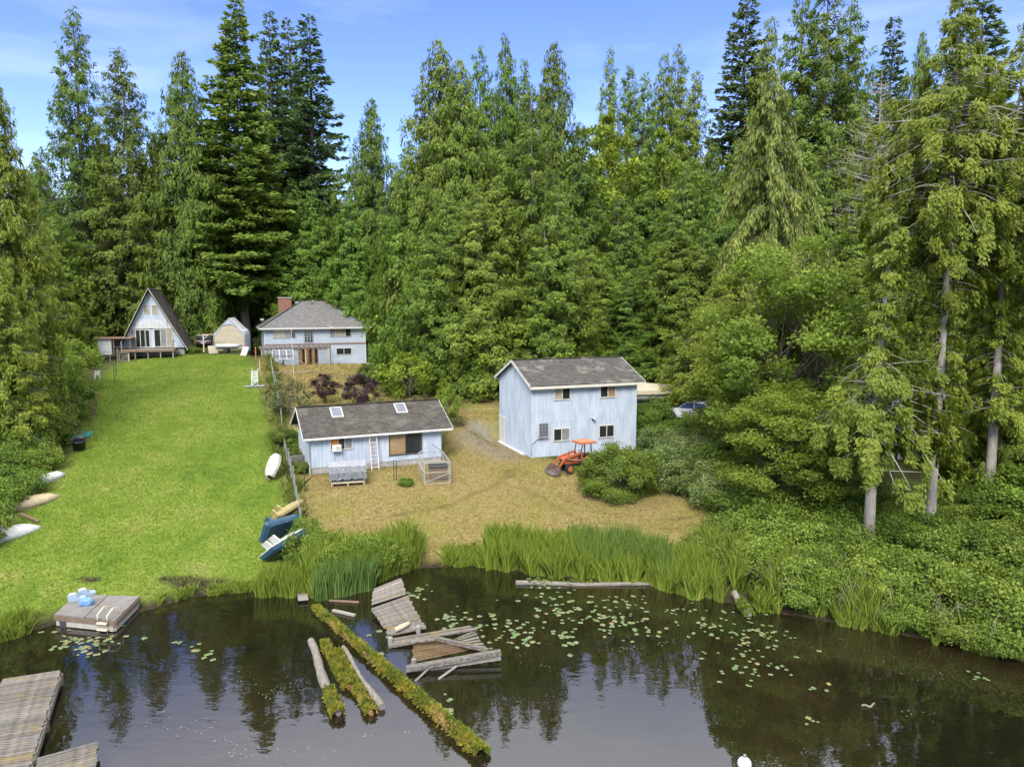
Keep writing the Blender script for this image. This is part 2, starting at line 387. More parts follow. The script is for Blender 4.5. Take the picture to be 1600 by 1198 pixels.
# ------------------------------------------------------------------ vegetation generators
UP = np.array([0, 0, 1.0])
def nrm(a): return a / (np.linalg.norm(a, axis=-1, keepdims=True) + 1e-9)
def kites(P, D, N, L, Wd, tint, fold=0.0):
    D = nrm(D); S = nrm(np.cross(D, N)); n = len(P)
    L = L[:, None]; Wd = Wd[:, None]
    mid = P + D * L * .45
    V = np.stack([P, mid + S * Wd, P + D * L, mid - S * Wd], 1).reshape(-1, 3)
    Q = np.arange(4 * n).reshape(n, 4)
    return V, Q, np.repeat(tint, 4)
def tubes_np(mb, path, r0, r1, n=4):
    k = len(path); mb.tube([Vector(p) for p in path], [r0 + (r1 - r0) * i / (k - 1) for i in range(k)], n, cap=False)
def conifer(name, seed, H, Rr, nb, m, kind, bark, leaf, z0=0.03, wood_part=1.0, trunk_r=None, side=None, tops=1):
    """returns (trunk mesh, crown mesh); kind: cedar, fir, weeping, sparse"""
    g = np.random.default_rng(seed)
    mb = MB(); Vs = []; Ts = []
    stems = [(0, 0, H)]
    for k in range(tops - 1): stems.append((g.uniform(-1, 1) * Rr * .34, g.uniform(-1, 1) * Rr * .34, H * g.uniform(.8, .95)))
    tr = trunk_r or H * .0125
    for sx, sy, sh in stems:
        ph = g.uniform(0, 6, 4)
        pts = []
        for i in range(13):
            f = i / 12; pts.append((sx * min(1, f * 3) + .012 * H * math.sin(f * 3 + ph[0]) * f, sy * min(1, f * 3) + .012 * H * math.sin(f * 2.4 + ph[1]) * f, sh * f * .985 - .4 * (1 - f)))
        pts = np.array(pts)
        rad = [tr * (1.35 if i == 0 else 1) * ((1 - i / 12) ** .85 + .02) for i in range(13)]
        mb.tube([Vector(p) for p in pts], rad, 9, cap=True)
        nbs = nb if len(stems) == 1 else int(nb * (1.3 if sh == H else .8) / len(stems) * 1.15)
        # heights of the branches, denser where the crown is wide
        tz = np.linspace(z0, .995, 400)
        if kind == 'fir': prof = np.clip((1 - tz) ** .82 * 1.1, 0, 1) * np.clip((tz - z0) * 12 + .35, 0, 1)
        elif kind == 'weeping': prof = np.clip((1 - tz) ** .72 * 1.05, 0, 1)
        elif kind == 'sparse': prof = np.clip(.55 + .45 * np.sin(tz * 9 + ph[2]), .2, 1) * np.clip((1 - tz) * 3 + .1, 0, 1)
        elif kind == 'broad': prof = np.tanh(2.1 * (1 - tz)) * np.clip((tz - z0) * 14 + .6, 0, 1)
        else: prof = np.clip((1 - tz) ** .72 * 1.22, 0, 1) * np.clip((tz - z0) * 14 + .6, 0, 1)
        dens = prof ** .9 + .26; cdf = np.cumsum(dens); cdf /= cdf[-1]
        tb = np.interp((np.arange(nbs) + g.uniform(0, 1, nbs)) / nbs, cdf, tz)
        if kind == 'fir': tb = np.round(tb * H / .8) * .8 / H + g.normal(0, .12 / H, nbs)
        tb = np.clip(tb, z0, .995)
        az = (np.arange(nbs) * 2.39996 + g.normal(0, .5, nbs)) % (2 * math.pi)
        lobes = 1 + .16 * np.sin(3 * az + tb * 11 + ph[2]) + .12 * np.sin(5 * az - tb * 23 + ph[3])
        Lb = Rr * (.8 if len(stems) > 1 else 1) * np.interp(tb, tz, prof) * g.uniform(.7, 1.1, nbs) * lobes + .22
        if side is not None: Lb *= 1 + side[1] * np.cos(az - side[0])
        ax, ay = np.cos(az), np.sin(az)
        if kind == 'fir': c1 = g.normal(.12, .10, nbs) + .55 * tb; c2 = -.42 - .1 * g.random(nbs); c3 = .22
        elif kind == 'weeping': c1 = g.normal(.42, .1, nbs); c2 = g.normal(-.95, .12, nbs); c3 = -.02
        elif kind == 'sparse': c1 = g.normal(.25, .15, nbs); c2 = g.normal(-.5, .15, nbs); c3 = .1
        else: c1 = g.normal(.18, .1, nbs) + .45 * tb ** 3; c2 = g.normal(-.72, .12, nbs) * (1 - .5 * tb); c3 = .28
        bx = np.interp(tb * sh, pts[:, 2], pts[:, 0]); by = np.interp(tb * sh, pts[:, 2], pts[:, 1])
        def path(s, i): return np.stack([bx[i] + ax[i] * Lb[i] * s, by[i] + ay[i] * Lb[i] * s, tb[i] * sh + Lb[i] * (c1[i] * s + c2[i] * s * s + c3 * s ** 4)], -1)
        for i in range(nbs):
            if g.random() > wood_part: continue
            ss = np.linspace(0, .96, 5); P = path(ss, np.full(5, i))
            tubes_np(mb, P, .012 + .011 * Lb[i], .008, 3)
        # leaf sprays
        w = np.clip(Lb, .35, None); cnt = np.maximum(5, (m * w / w.mean())).astype(int)
        if kind == 'sparse': cnt = (cnt * (g.random(nbs) < .72)).astype(int)
        bi = np.repeat(np.arange(nbs), cnt); n = len(bi)
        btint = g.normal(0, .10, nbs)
        rad3 = np.stack([ax[bi], ay[bi], np.zeros(n)], -1); tan3 = np.stack([-ay[bi], ax[bi], np.zeros(n)], -1)
        sgn = np.where(g.random(n) < .5, -1, 1.0)
        if kind == 'fir':
            s = 1 - .85 * g.random(n) ** 1.3
            lat = sgn * g.random(n) * (.28 * Lb[bi] * (1.15 - s) + .10)
            hang = g.random(n) ** 2 * .22
            D = rad3 * .75 + tan3 * sgn[:, None] * .65 + UP * (-.12) + g.normal(0, .28, (n, 3))
            N = UP * .7 + rad3 * .65 + g.normal(0, .4, (n, 3))
            kl = g.uniform(.28, .62, n); kw = kl * g.uniform(.18, .28, n)
        elif kind == 'weeping':
            s = 1 - .9 * g.random(n) ** 1.1
            lat = sgn * g.random(n) ** 1.5 * (.13 * Lb[bi] * (1.1 - s) + .10)
            hang = g.random(n) ** 1.2 * np.clip(.25 + 1.2 * s, 0, 1.3)
            D = rad3 * .18 + tan3 * sgn[:, None] * .12 - UP + g.normal(0, .22, (n, 3))
            N = rad3 * .8 + UP * .35 + tan3 * sgn[:, None] * .5 + g.normal(0, .4, (n, 3))
            kl = g.uniform(.3, .65, n); kw = kl * g.uniform(.09, .16, n)
        else:
            K = 8 if kind == 'sparse' else 12                                     # hanging branchlets on each branch
            Sj = 1 - .78 * g.random((nbs, K)) ** 1.3; Sj[:, 0] = 1
            Lj = np.sign(g.random((nbs, K)) - .5) * g.random((nbs, K)) ** 1.2 * ((.34 if kind == 'broad' else .28) * Lb[:, None] * (1.25 - Sj) + .10)
            Hj = g.uniform(.35, 1.0, (nbs, K)) * (.85 if kind == 'sparse' else 1) * (.45 + (.26 if kind == 'broad' else .16) * np.minimum(Lb, 7)[:, None])
            j = g.integers(0, K, n); s = Sj[bi, j]; q = g.random(n)
            lat = Lj[bi, j] + g.normal(0, .09 + .07 * (1 - q)); hang = q * Hj[bi, j]
            sgn = np.where(g.random(n) < .5, -1, 1.0)
            D = rad3 * (.28 if kind == 'broad' else .42) + tan3 * sgn[:, None] * (.32 if kind == 'broad' else .45) - UP * (.95 if kind == 'broad' else .68) + g.normal(0, .3, (n, 3))
            N = rad3 * .8 + UP * .6 + g.normal(0, .36, (n, 3))
            kl = g.uniform(.28, .62, n); kw = kl * g.uniform(.11, .18, n)
            if kind == 'sparse': kl *= .55; kw *= .78
        P = path(s, bi) + tan3 * lat[:, None] - UP * hang[:, None] + g.normal(0, .05, (n, 3))
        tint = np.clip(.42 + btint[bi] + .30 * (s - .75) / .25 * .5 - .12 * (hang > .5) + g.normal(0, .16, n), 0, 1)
        V, Q, T = kites(P, D, N, kl, kw, tint)
        Vs.append(V); Ts.append(T)
    V = np.concatenate(Vs); T = np.concatenate(Ts)
    return mb.mesh(name + '_trunk', bark), fast_mesh(name + '_crown', V, np.arange(len(V)).reshape(-1, 4), leaf, False, T)

def broadleaf(name, seed, H, Rx, nclump, nleaf, bark, leaf, zc=.58, rz=.45, size=.22, clump=1.0, trunk_r=.16, flat=.55, stems=1, lean=(0, 0), hollow=.45):
    """trunk with limbs reaching out to leaf clumps spread unevenly through an ellipsoid"""
    g = np.random.default_rng(seed); mb = MB()
    th = g.uniform(0, 2 * math.pi, nclump); cz = g.uniform(-1, 1, nclump) ; rr = (hollow + (1 - hollow) * g.random(nclump) ** .6)
    q = np.sqrt(np.clip(1 - cz ** 2, 0, 1))
    C = np.stack([Rx * rr * q * np.cos(th) + lean[0] * H * (zc + cz * rz), Rx * rr * q * np.sin(th) + lean[1] * H * (zc + cz * rz), H * zc + H * rz * rr * cz], -1)
    C += g.normal(0, .06 * Rx, C.shape)
    C[:, 2] = np.maximum(C[:, 2], .12 * H)
    cr = clump * g.uniform(.6, 1.3, nclump)
    forks = []
    for k in range(stems):
        a = g.uniform(0, 6.28); sp = .0 if stems == 1 else .16 * Rx
        top = np.array([lean[0] * H * .8 + math.cos(a) * sp * 2.2, lean[1] * H * .8 + math.sin(a) * sp * 2.2, H * (zc + .25 * rz)])
        base = np.array([math.cos(a) * sp * .4, math.sin(a) * sp * .4, -.3])
        pts = [base + (top - base) * f + np.array([math.sin(f * 4 + a), math.cos(f * 3 + a), 0]) * .05 * Rx * f * (1 - f) * 4 for f in np.linspace(0, 1, 7)]
        mb.tube([Vector(p) for p in pts], [trunk_r * (1.25 - .95 * f) for f in np.linspace(0, 1, 7)], 7, cap=True); forks.append(pts)
    for i in range(nclump):
        pts = forks[i % stems]; hgt = [p[2] for p in pts]
        f = np.clip((C[i, 2] - .25 * H) / (H * .8), .25, .95) * 6; k = int(min(5, f)); s0 = pts[k] + (pts[k + 1] - pts[k]) * (f - k)
        if s0[2] > C[i, 2]: s0 = pts[2]
        mid = (s0 + C[i]) / 2 + np.array([0, 0, .08 * H * g.uniform(-.5, 1)])
        ss = np.linspace(0, 1, 5)[:, None]; P = s0 * (1 - ss) ** 2 + 2 * mid * ss * (1 - ss) + C[i] * ss ** 2
        tubes_np(mb, P, trunk_r * .28, trunk_r * .07, 4)
    bi = g.integers(0, nclump, nclump * nleaf); n = len(bi)
    d = nrm(g.normal(0, 1, (n, 3))); rad = g.random(n) ** .45
    P = C[bi] + d * rad[:, None] * cr[bi][:, None] * np.array([1, 1, flat])
    out = nrm(P - np.array([0, 0, H * zc * .7]))
    N = UP * .5 + out * .9 + g.normal(0, .45, (n, 3)); D = g.normal(0, 1, (n, 3)) + out * .4 - UP * .2
    kl = size * g.uniform(.6, 1.35, n); kw = kl * g.uniform(.28, .42, n)
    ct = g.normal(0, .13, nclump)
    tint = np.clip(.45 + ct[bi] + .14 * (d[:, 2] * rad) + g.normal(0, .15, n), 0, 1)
    V, Q, T = kites(P, D, N, kl, kw, tint)
    return mb.mesh(name + '_trunk', bark), fast_mesh(name + '_crown', V, Q, leaf, False, T)

BARK = mat('bark', (.075, .058, .042), .9, (.16, .135, .105), 5, (3, 3, .5), .6)
BARKG = mat('bark_grey', (.16, .14, .115), .9, (.34, .31, .27), 5, (4, 4, .5), .7)
L_CEDAR = leaf_mat('cedar_leaf', (.058, .108, .014), (.18, .262, .032), .42, .016, .20, tip=(.24, .31, .042))
L_CEDARY = leaf_mat('cedar_leaf_yellow', (.085, .135, .014), (.235, .29, .034), .44, .012, .12, tip=(.24, .28, .04))
L_FIR = leaf_mat('fir_leaf', (.056, .098, .03), (.155, .22, .068), .32, .015, .15)
L_FIRG = leaf_mat('fir_leaf_green', (.066, .122, .018), (.19, .275, .045), .42, .015, .15)
L_WEEP = leaf_mat('hemlock_leaf', (.075, .115, .018), (.215, .26, .05), .3, .012, .1, tip=(.22, .24, .05))
L_ALDER = leaf_mat('alder_leaf', (.09, .142, .015), (.24, .315, .038), .48, .015, .12, tip=(.22, .3, .04))
L_LIME = leaf_mat('lime_leaf', (.09, .14, .012), (.24, .31, .03), .35, .01, .1)
L_BUSH = leaf_mat('bush_leaf', (.055, .10, .012), (.165, .235, .028), .36, .012, .2, tip=(.20, .26, .04))
L_BUSHY = leaf_mat('bush_leaf_light', (.07, .115, .013), (.19, .255, .032), .35, .012, .15, tip=(.27, .3, .06))
L_PINK = leaf_mat('meadowsweet_leaf', (.06, .10, .02), (.17, .21, .06), .3, .02, .1, tip=(.42, .34, .22))
L_PURPLE = leaf_mat('plum_leaf', (.012, .009, .010), (.05, .026, .03), .2, .03, .2)
L_OLIVE = leaf_mat('olive_leaf', (.04, .05, .015), (.12, .13, .045), .25, .02, .15)

def plant(name, label, cat, x, y, H, Rr, proto, group=None, rz=None, tilt=(0, 0)):
    (tm, cm, h0, r0) = proto
    o = thing(name, label, cat, (x, y, gz(x, y) - .05), rnd.uniform(0, 6.28) if rz is None else rz, group)
    o.rotation_euler[0], o.rotation_euler[1] = tilt
    o.scale = (Rr / r0, Rr / r0, H / h0)
    link('trunk', tm, o)
    link('crown', cm, o, 'stuff')
    return o
# ------------------------------------------------------------------ trees
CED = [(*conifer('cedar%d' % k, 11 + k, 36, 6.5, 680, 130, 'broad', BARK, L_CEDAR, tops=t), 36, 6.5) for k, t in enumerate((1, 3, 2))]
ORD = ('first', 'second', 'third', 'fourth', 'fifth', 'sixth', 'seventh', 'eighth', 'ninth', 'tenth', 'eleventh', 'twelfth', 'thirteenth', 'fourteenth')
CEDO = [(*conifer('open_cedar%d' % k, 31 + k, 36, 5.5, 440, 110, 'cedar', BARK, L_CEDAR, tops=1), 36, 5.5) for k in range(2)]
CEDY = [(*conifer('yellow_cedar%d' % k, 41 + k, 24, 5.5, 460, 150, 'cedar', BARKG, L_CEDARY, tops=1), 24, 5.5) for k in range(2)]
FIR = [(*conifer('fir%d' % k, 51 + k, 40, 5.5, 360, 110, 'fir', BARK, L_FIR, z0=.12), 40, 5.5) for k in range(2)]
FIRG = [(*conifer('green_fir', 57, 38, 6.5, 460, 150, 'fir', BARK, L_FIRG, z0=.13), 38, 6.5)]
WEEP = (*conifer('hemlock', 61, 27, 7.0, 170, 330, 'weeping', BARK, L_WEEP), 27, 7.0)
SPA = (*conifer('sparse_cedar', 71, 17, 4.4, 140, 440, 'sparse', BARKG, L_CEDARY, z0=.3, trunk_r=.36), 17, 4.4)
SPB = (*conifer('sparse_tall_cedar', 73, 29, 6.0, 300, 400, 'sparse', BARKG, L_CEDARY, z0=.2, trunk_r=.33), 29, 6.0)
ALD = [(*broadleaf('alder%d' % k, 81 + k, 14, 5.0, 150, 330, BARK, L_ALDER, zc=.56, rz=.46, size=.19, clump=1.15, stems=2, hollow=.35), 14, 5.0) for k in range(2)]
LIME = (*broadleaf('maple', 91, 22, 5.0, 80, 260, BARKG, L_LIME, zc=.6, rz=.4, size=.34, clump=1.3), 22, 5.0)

def tree(u, v, Y, rad, proto, label, group=None, name='cedar_tree', tilt=(0, 0)):
    p = at_y(u, v, Y)
    return plant(name, label, 'tree', p.x, Y, p.z - gz(p.x, Y), rad, proto, group, tilt=tilt)
WALL = 'cedars of the dense forest wall'
# left rear
tree(115, 6, 98, 6.2, CEDO[0], 'tall thin-topped cedar left of the A-frame house, highest on the left')
tree(188, 72, 96, 6.6, CEDO[1], 'open-topped cedar right behind the A-frame house')
tree(283, 72, 97, 6.5, CED[0], 'pointed cedar behind the gap between A-frame house and carport tent')
tree(362, -4, 100, 9.0, FIRG[0], 'broad green fir with drooping boughs behind the carport tent', name='fir_tree')
tree(424, 10, 112, 6.6, FIR[0], 'dark open fir behind the brick chimney, left of three', 'three dark firs', name='fir_tree')
tree(447, 22, 114, 6.4, FIR[1], 'dark open fir behind the brick chimney, middle of three', 'three dark firs', name='fir_tree')
tree(476, 18, 110, 8.0, FIR[0], 'dark open fir behind the hip-roofed house, right of three', 'three dark firs', name='fir_tree')
tree(577, 148, 104, 6.2, CED[0], 'single pointed cedar behind the hip roof with sky on both sides')
for u, v, Y, r in ((60, 235, 118, 6), (150, 215, 106, 7), (235, 200, 110, 7), (325, 190, 112, 7), (395, 215, 122, 7), (455, 275, 103, 7.5), (520, 262, 108, 7), (548, 300, 100, 6), (620, 262, 118, 7), (85, 330, 90, 6), (240, 330, 99, 6), (500, 330, 101, 6)):
    tree(u, v, Y, r, CED[int(u) % 3], 'dense green cedar among the crowns behind the left houses', 'cedars filling the wood on the left')
# left foreground edge
tree(-16, 118, 52, 3.5, CEDY[0], 'yellow-green cedar at the left picture edge, tallest there', name='cedar_tree')
tree(-100, 150, 50, 4.6, CEDY[1], 'yellow-green cedar cut by the left picture edge')
tree(34, 262, 74, 3.8, CEDY[1], 'yellow-green cedar right of the tallest one at the left edge')
tree(-12, 400, 46, 3.0, CEDY[0], 'low bright cedar overhanging the overturned boats on the left')
# the forest wall in the middle
for u, v, Y, r, k, lb in ((683, 58, 80, 7.2, 0, 'tallest left cedar of the forest wall, its slope against open sky'), (718, 88, 77, 5.5, 0, 'cedar second from the left in the forest wall'),
                       (752, 64, 82, 6.5, 1, 'several-topped cedar third from the left in the forest wall'), (790, 45, 86, 5.5, 2, 'slim-tipped cedar at the highest point of the forest wall'),
                       (828, 132, 76, 6.5, 1, 'cedar with leaders below the skyline right behind the two-storey shed'), (866, 58, 84, 5.8, 0, 'cedar tip right of the centre of the forest wall'),
                       (640, 215, 79, 6.2, 1, 'cedar skirting the right side of the hip-roofed house'), (905, 195, 82, 6.5, 2, 'cedar left of the pale green maple'),
                       (770, 270, 71, 6.5, 2, 'low cedar in front of the wall beside the gravel drive'), (700, 300, 72, 6.0, 0, 'low cedar skirting the bank above the small house'),
                       (870, 290, 70, 6.5, 1, 'low cedar directly behind the ridge of the two-storey shed')):
    tree(u, v, Y, r, CED[k], lb)
tree(955, 68, 106, 4.0, CEDO[0], 'narrow cedar spire right of the forest wall, standing alone on the skyline')
for u, v, Y, r in ((985, 94, 104, 5), (1012, 110, 102, 5), (1035, 78, 106, 5), (1062, 66, 104, 5), (1085, 105, 100, 5)):
    tree(u, v, Y, r, CEDO[u % 2], 'cedar spire on the skyline right of the lone spire', 'skyline spires in the right middle')
tree(940, 178, 92, 6.0, LIME, 'pale green maple rising between dark cedars', name='maple_tree')
tree(1042, 205, 90, 4.5, LIME, 'pale yellow-green maple in front of the skyline spires', name='maple_tree')
for u, v, Y, r in ((965, 300, 80, 6), (1010, 250, 88, 6.5), (1075, 240, 84, 6.5), (1000, 420, 73, 5.5), (1060, 330, 70, 6), (930, 380, 75, 5.5), (1110, 220, 92, 6), (1125, 300, 78, 6)):
    tree(u, v, Y, r, CED[(u // 5) % 3], 'dark green cedar behind the tan boat cover', 'cedars behind the boat cover')
# right rear
tree(1163, -18, 102, 8.0, FIR[1], 'tall dark fir left of the tall right cedars, cut by the top edge', name='fir_tree')
tree(1200, 20, 98, 5.5, CEDO[1], 'tall cedar beside the dark fir at the top edge')
tree(1250, -15, 92, 7.0, CEDO[0], 'tallest cedar group on the right, left stem', 'tall right cedars')
tree(1292, -30, 90, 7.5, CEDO[1], 'tallest cedar group on the right, middle stem', 'tall right cedars')
tree(1336, -8, 94, 7.0, CEDO[0], 'tallest cedar group on the right, right stem', 'tall right cedars')
tree(1391, 22, 116, 7.0, FIR[0], 'small dark fir against the sky right of the tall cedars', name='fir_tree')
tree(1446, 42, 112, 5.0, CED[0], 'pointed green cedar against the sky left of the right edge fir')
tree(1490, 95, 100, 5.0, FIR[1], 'low dark fir tip near the right edge', name='fir_tree')
tree(1545, -25, 86, 8.0, FIR[1], 'large dark fir at the upper right corner', name='fir_tree')
for u, v, Y, r in ((1150, 210, 84, 6.5), (1300, 190, 80, 6.5), (1350, 150, 86, 6), (1420, 170, 88, 6.5), (1480, 220, 76, 6.5), (1560, 180, 72, 6.5), (1640, 100, 74, 7), (1700, 60, 62, 6), (1400, 300, 68, 6), (1330, 330, 66, 6)):
    tree(u, v, Y, r, CED[(u // 10) % 3], 'green cedar on the right hillside', 'cedars on the right hillside')
tree(1215, 92, 62, 7.6, WEEP, 'weeping hemlock with long drooping yellow-green boughs', name='hemlock_tree')
tree(1130, 430, 59, 4.6, CEDY[0], 'yellow-green cedar at the foot of the weeping hemlock')
tree(1575, 380, 42, 3.0, CEDY[0], 'small full yellow-green cedar near the right picture edge')
tree(1700, 250, 41, 4.6, CEDY[1], 'full yellow-green cedar between the half-bare cedars at the right edge')
tree(1335, 400, 63, 4.8, CEDY[0], 'yellow-green cedar behind the bare grey trunk on the right')
tree(1740, 250, 44, 5, CEDY[0], 'yellow-green cedar just outside the right picture edge')
# right foreground
p0 = on(1357, 862)
tree(1388, 318, p0.y, 3.6, SPA, 'broken-topped cedar with bare grey trunk and sparse tufts by the right shore')
tree(1512, -60, 36.5, 4.6, SPB, 'tall half-bare cedar with grey limbs on the right shore')
tree(1604, 20, 39, 5.2, SPB, 'sparse yellow-green cedar at the right picture edge')
tree(1700, 30, 42, 6.0, SPB, 'sparse cedar just beyond the right picture edge')
tree(1262, 375, 43, 5.8, ALD[0], 'bright green alder leaning over the yard in front of the hemlock', name='alder_tree')
tree(1180, 470, 48, 4.6, ALD[1], 'bright green alder beside the white car', name='alder_tree')
tree(1300, 440, 56, 4.2, ALD[0], 'alder at the left gable of the grey house', name='alder_tree')
tree(1240, 600, 38, 3.6, ALD[1], 'low alder at the corner of the dry yard', name='alder_tree')
# ------------------------------------------------------------------ building kit
BLUE = mat('blue_siding', (.285, .335, .395), .75, (.375, .42, .47), 1.6, (1, 1, .3), .15, thr=(.36, .62), bscale=9)
BLUE2 = mat('blue_clapboard', (.29, .34, .395), .7, (.35, .395, .45), 1.5, (.5, 1, 1), .1)
WHITE = mat('white_trim', (.50, .50, .47), .6, (.38, .38, .345), 4)
CREAM = mat('cream_trim', (.40, .375, .31), .65, (.48, .465, .41), 4)
CONC = mat('concrete', (.20, .19, .175), .9, (.29, .28, .26), 2.5, bump=.3)
GLASS = mat('dark_glass', (.018, .021, .022), .06, spec=.6)
GLASSB = mat('glass_with_blind', (.30, .27, .22), .12, (.22, .19, .15), 2, spec=.6)
GLASSG = mat('glass_grey_curtain', (.20, .21, .21), .12, (.14, .14, .14), 3, spec=.6)
GLASSW = mat('glass_brown_room', (.20, .12, .06), .08, (.28, .21, .12), 1.6, (.3, 1, 3), spec=.6)
DARKM = mat('dark_metal', (.03, .03, .032), .5, spec=.5)
GREYM = mat('grey_metal', (.35, .36, .37), .4, metal=.7)
STEEL = mat('galvanised', (.45, .47, .47), .45, (.34, .35, .35), 8, metal=.6)
WOOD = mat('weathered_wood', (.13, .112, .092), .85, (.25, .23, .20), 5, (1, 8, 8), .5, rand=.22)
WOODB = mat('brown_wood', (.095, .062, .04), .8, (.17, .12, .08), 4, (1, 6, 6), .4, rand=.15)
WOODP = mat('pale_timber', (.30, .24, .155), .8, (.40, .33, .23), 4, (6, 6, 1), .3, rand=.12)
OSB = mat('orange_board', (.46, .17, .04), .7, (.33, .10, .025), 9)
def shingles(name, c1, c2, row=.18, pitch=(1, 1), worn=(.36, .34, .28), wthr=(.62, .74)):
    if name in MATS: return MATS[name]
    m = bpy.data.materials.new(name); m.use_nodes = True; t = m.node_tree; p = t.nodes['Principled BSDF']; p.inputs['Roughness'].default_value = .95; p.inputs['Specular IOR Level'].default_value = .15
    tcn = t.nodes.new('ShaderNodeTexCoord')
    br = t.nodes.new('ShaderNodeTexBrick'); br.inputs['Scale'].default_value = 1; br.inputs['Brick Width'].default_value = .38; br.inputs['Row Height'].default_value = row
    br.inputs['Mortar Size'].default_value = .012; br.inputs['Color1'].default_value = (*c1, 1); br.inputs['Color2'].default_value = (*c2, 1); br.inputs['Mortar'].default_value = (c1[0] * .35, c1[1] * .35, c1[2] * .35, 1)
    t.links.new(tcn.outputs['UV'], br.inputs['Vector'])
    nn = t.nodes.new('ShaderNodeTexNoise'); nn.inputs['Scale'].default_value = .7; nn.inputs['Detail'].default_value = 8; nn.inputs['Roughness'].default_value = .65; t.links.new(tcn.outputs['Object'], nn.inputs['Vector'])
    mr = t.nodes.new('ShaderNodeMapRange'); mr.inputs['From Min'].default_value = wthr[0]; mr.inputs['From Max'].default_value = wthr[1]; mr.inputs['To Max'].default_value = .7; t.links.new(nn.outputs[0], mr.inputs[0])
    k = t.nodes.new('ShaderNodeMix'); k.data_type = 'RGBA'; t.links.new(mr.outputs[0], k.inputs['Factor']); t.links.new(br.outputs['Color'], k.inputs['A']); k.inputs['B'].default_value = (*worn, 1)
    n2 = t.nodes.new('ShaderNodeTexNoise'); n2.inputs['Scale'].default_value = 3; n2.inputs['Detail'].default_value = 6; t.links.new(tcn.outputs['Object'], n2.inputs['Vector'])
    r2 = t.nodes.new('ShaderNodeMapRange'); r2.inputs['To Min'].default_value = .55; r2.inputs['To Max'].default_value = 1.4; t.links.new(n2.outputs[0], r2.inputs[0])
    hv = t.nodes.new('ShaderNodeHueSaturation'); t.links.new(r2.outputs[0], hv.inputs['Value']); t.links.new(k.outputs['Result'], hv.inputs['Color']); t.links.new(hv.outputs[0], p.inputs['Base Color'])
    bp = t.nodes.new('ShaderNodeBump'); bp.inputs['Strength'].default_value = .7; bp.inputs['Distance'].default_value = .03; t.links.new(br.outputs['Fac'], bp.inputs['Height']); bp.invert = True; t.links.new(bp.outputs[0], p.inputs['Normal'])
    MATS[name] = m; return m
SH_GREY = shingles('grey_shingles', (.125, .122, .118), (.165, .16, .155), .19, worn=(.26, .25, .23))
SH_DARK = shingles('dark_worn_shingles', (.062, .058, .053), (.086, .08, .073), .2, worn=(.20, .185, .155), wthr=(.52, .66))
SH_BROWN = shingles('brown_mossy_shingles', (.055, .049, .043), (.08, .072, .063), .2, worn=(.11, .108, .08), wthr=(.5, .68))
def slab(mb_corners, thick, name, material, parent):
    """roof plane: four corners (eave a, eave b, ridge b, ridge a), with u,v in metres for the shingle courses"""
    a, b, c, d = [Vector(p) for p in mb_corners]
    n = (b - a).cross(d - a).normalized()
    if n.z < 0: n = -n
    top = [a, b, c, d]; bot = [p - n * thick for p in top]
    me = bpy.data.meshes.new(name)
    me.from_pydata([tuple(p) for p in top + bot], [], [(0, 1, 2, 3), (7, 6, 5, 4), (0, 4, 5, 1), (1, 5, 6, 2), (2, 6, 7, 3), (3, 7, 4, 0)])
    ex = (b - a).normalized(); ey = n.cross(ex)
    uv = me.uv_layers.new(name='UVMap')
    for lp in me.loops:
        p = me.vertices[lp.vertex_index].co - a
        uv.data[lp.index].uv = (p.dot(ex), p.dot(ey))
    me.materials.append(material); me.update()
    return link(name, me, parent)
class Site:
    """a building with its own frame: x along the front wall, y into the building"""
    def __init__(s, name, label, cat, u, v, Y, rz):
        s.o3 = at_y(u, v, Y); s.rz = rz
        s.root = thing(name, label, cat, s.o3, rz)
        s.M = Matrix.Translation(s.o3) @ Matrix.Rotation(rz, 4, 'Z'); s.Mi = s.M.inverted()
    def plane(s, u, v, p0, n):
        """photo place -> local point on the local plane (p0, n)"""
        C = s.Mi @ Vector((0, 0, CAM_H)); D = s.Mi.to_3x3() @ Vector(ray(u, v))
        p0, n = Vector(p0), Vector(n)
        return C + D * ((p0 - C).dot(n) / D.dot(n))
    def front(s, u, v, y=0.0):
        p = s.plane(u, v, (0, y, 0), (0, 1, 0)); return p.x, p.z
    def left(s, u, v, x=0.0):
        p = s.plane(u, v, (x, 0, 0), (1, 0, 0)); return p.y, p.z
def grooved(L, top, axis='x', at=0.0, step=.3, zb=0.0, thick=.10, sign=-1):
    """sheet siding with vertical grooves; top is a height or a function of the run"""
    tf = top if callable(top) else (lambda q: top)
    xs = [0.0]; q = step
    pr = []
    while q < L - .05:
        pr += [(q - .03, 0), (q - .02, .025), (q + .02, .025), (q + .03, 0)]; q += step
    pr = [(0, 0)] + pr + [(L, 0)]
    if callable(top):
        k = L / 2
        pr = sorted(pr + [(k, 0)])
    mb = MB(); n = len(pr); vs = []
    for q, d in pr:
        off = at - sign * d
        for z in (zb, tf(q)): vs.append((q, off, z) if axis == 'x' else (off, q, z))
    fs = [(2 * i, 2 * i + 2, 2 * i + 3, 2 * i + 1) for i in range(n - 1)]
    mb.add(vs, fs)
    off = at - sign * thick
    bk = [(0, zb), (L, zb), (L, tf(L))] + ([(L / 2, tf(L / 2))] if callable(top) else []) + [(0, tf(0))]
    mb.add([(q, off, z) if axis == 'x' else (off, q, z) for q, z in bk], [tuple(range(len(bk)))])
    return mb
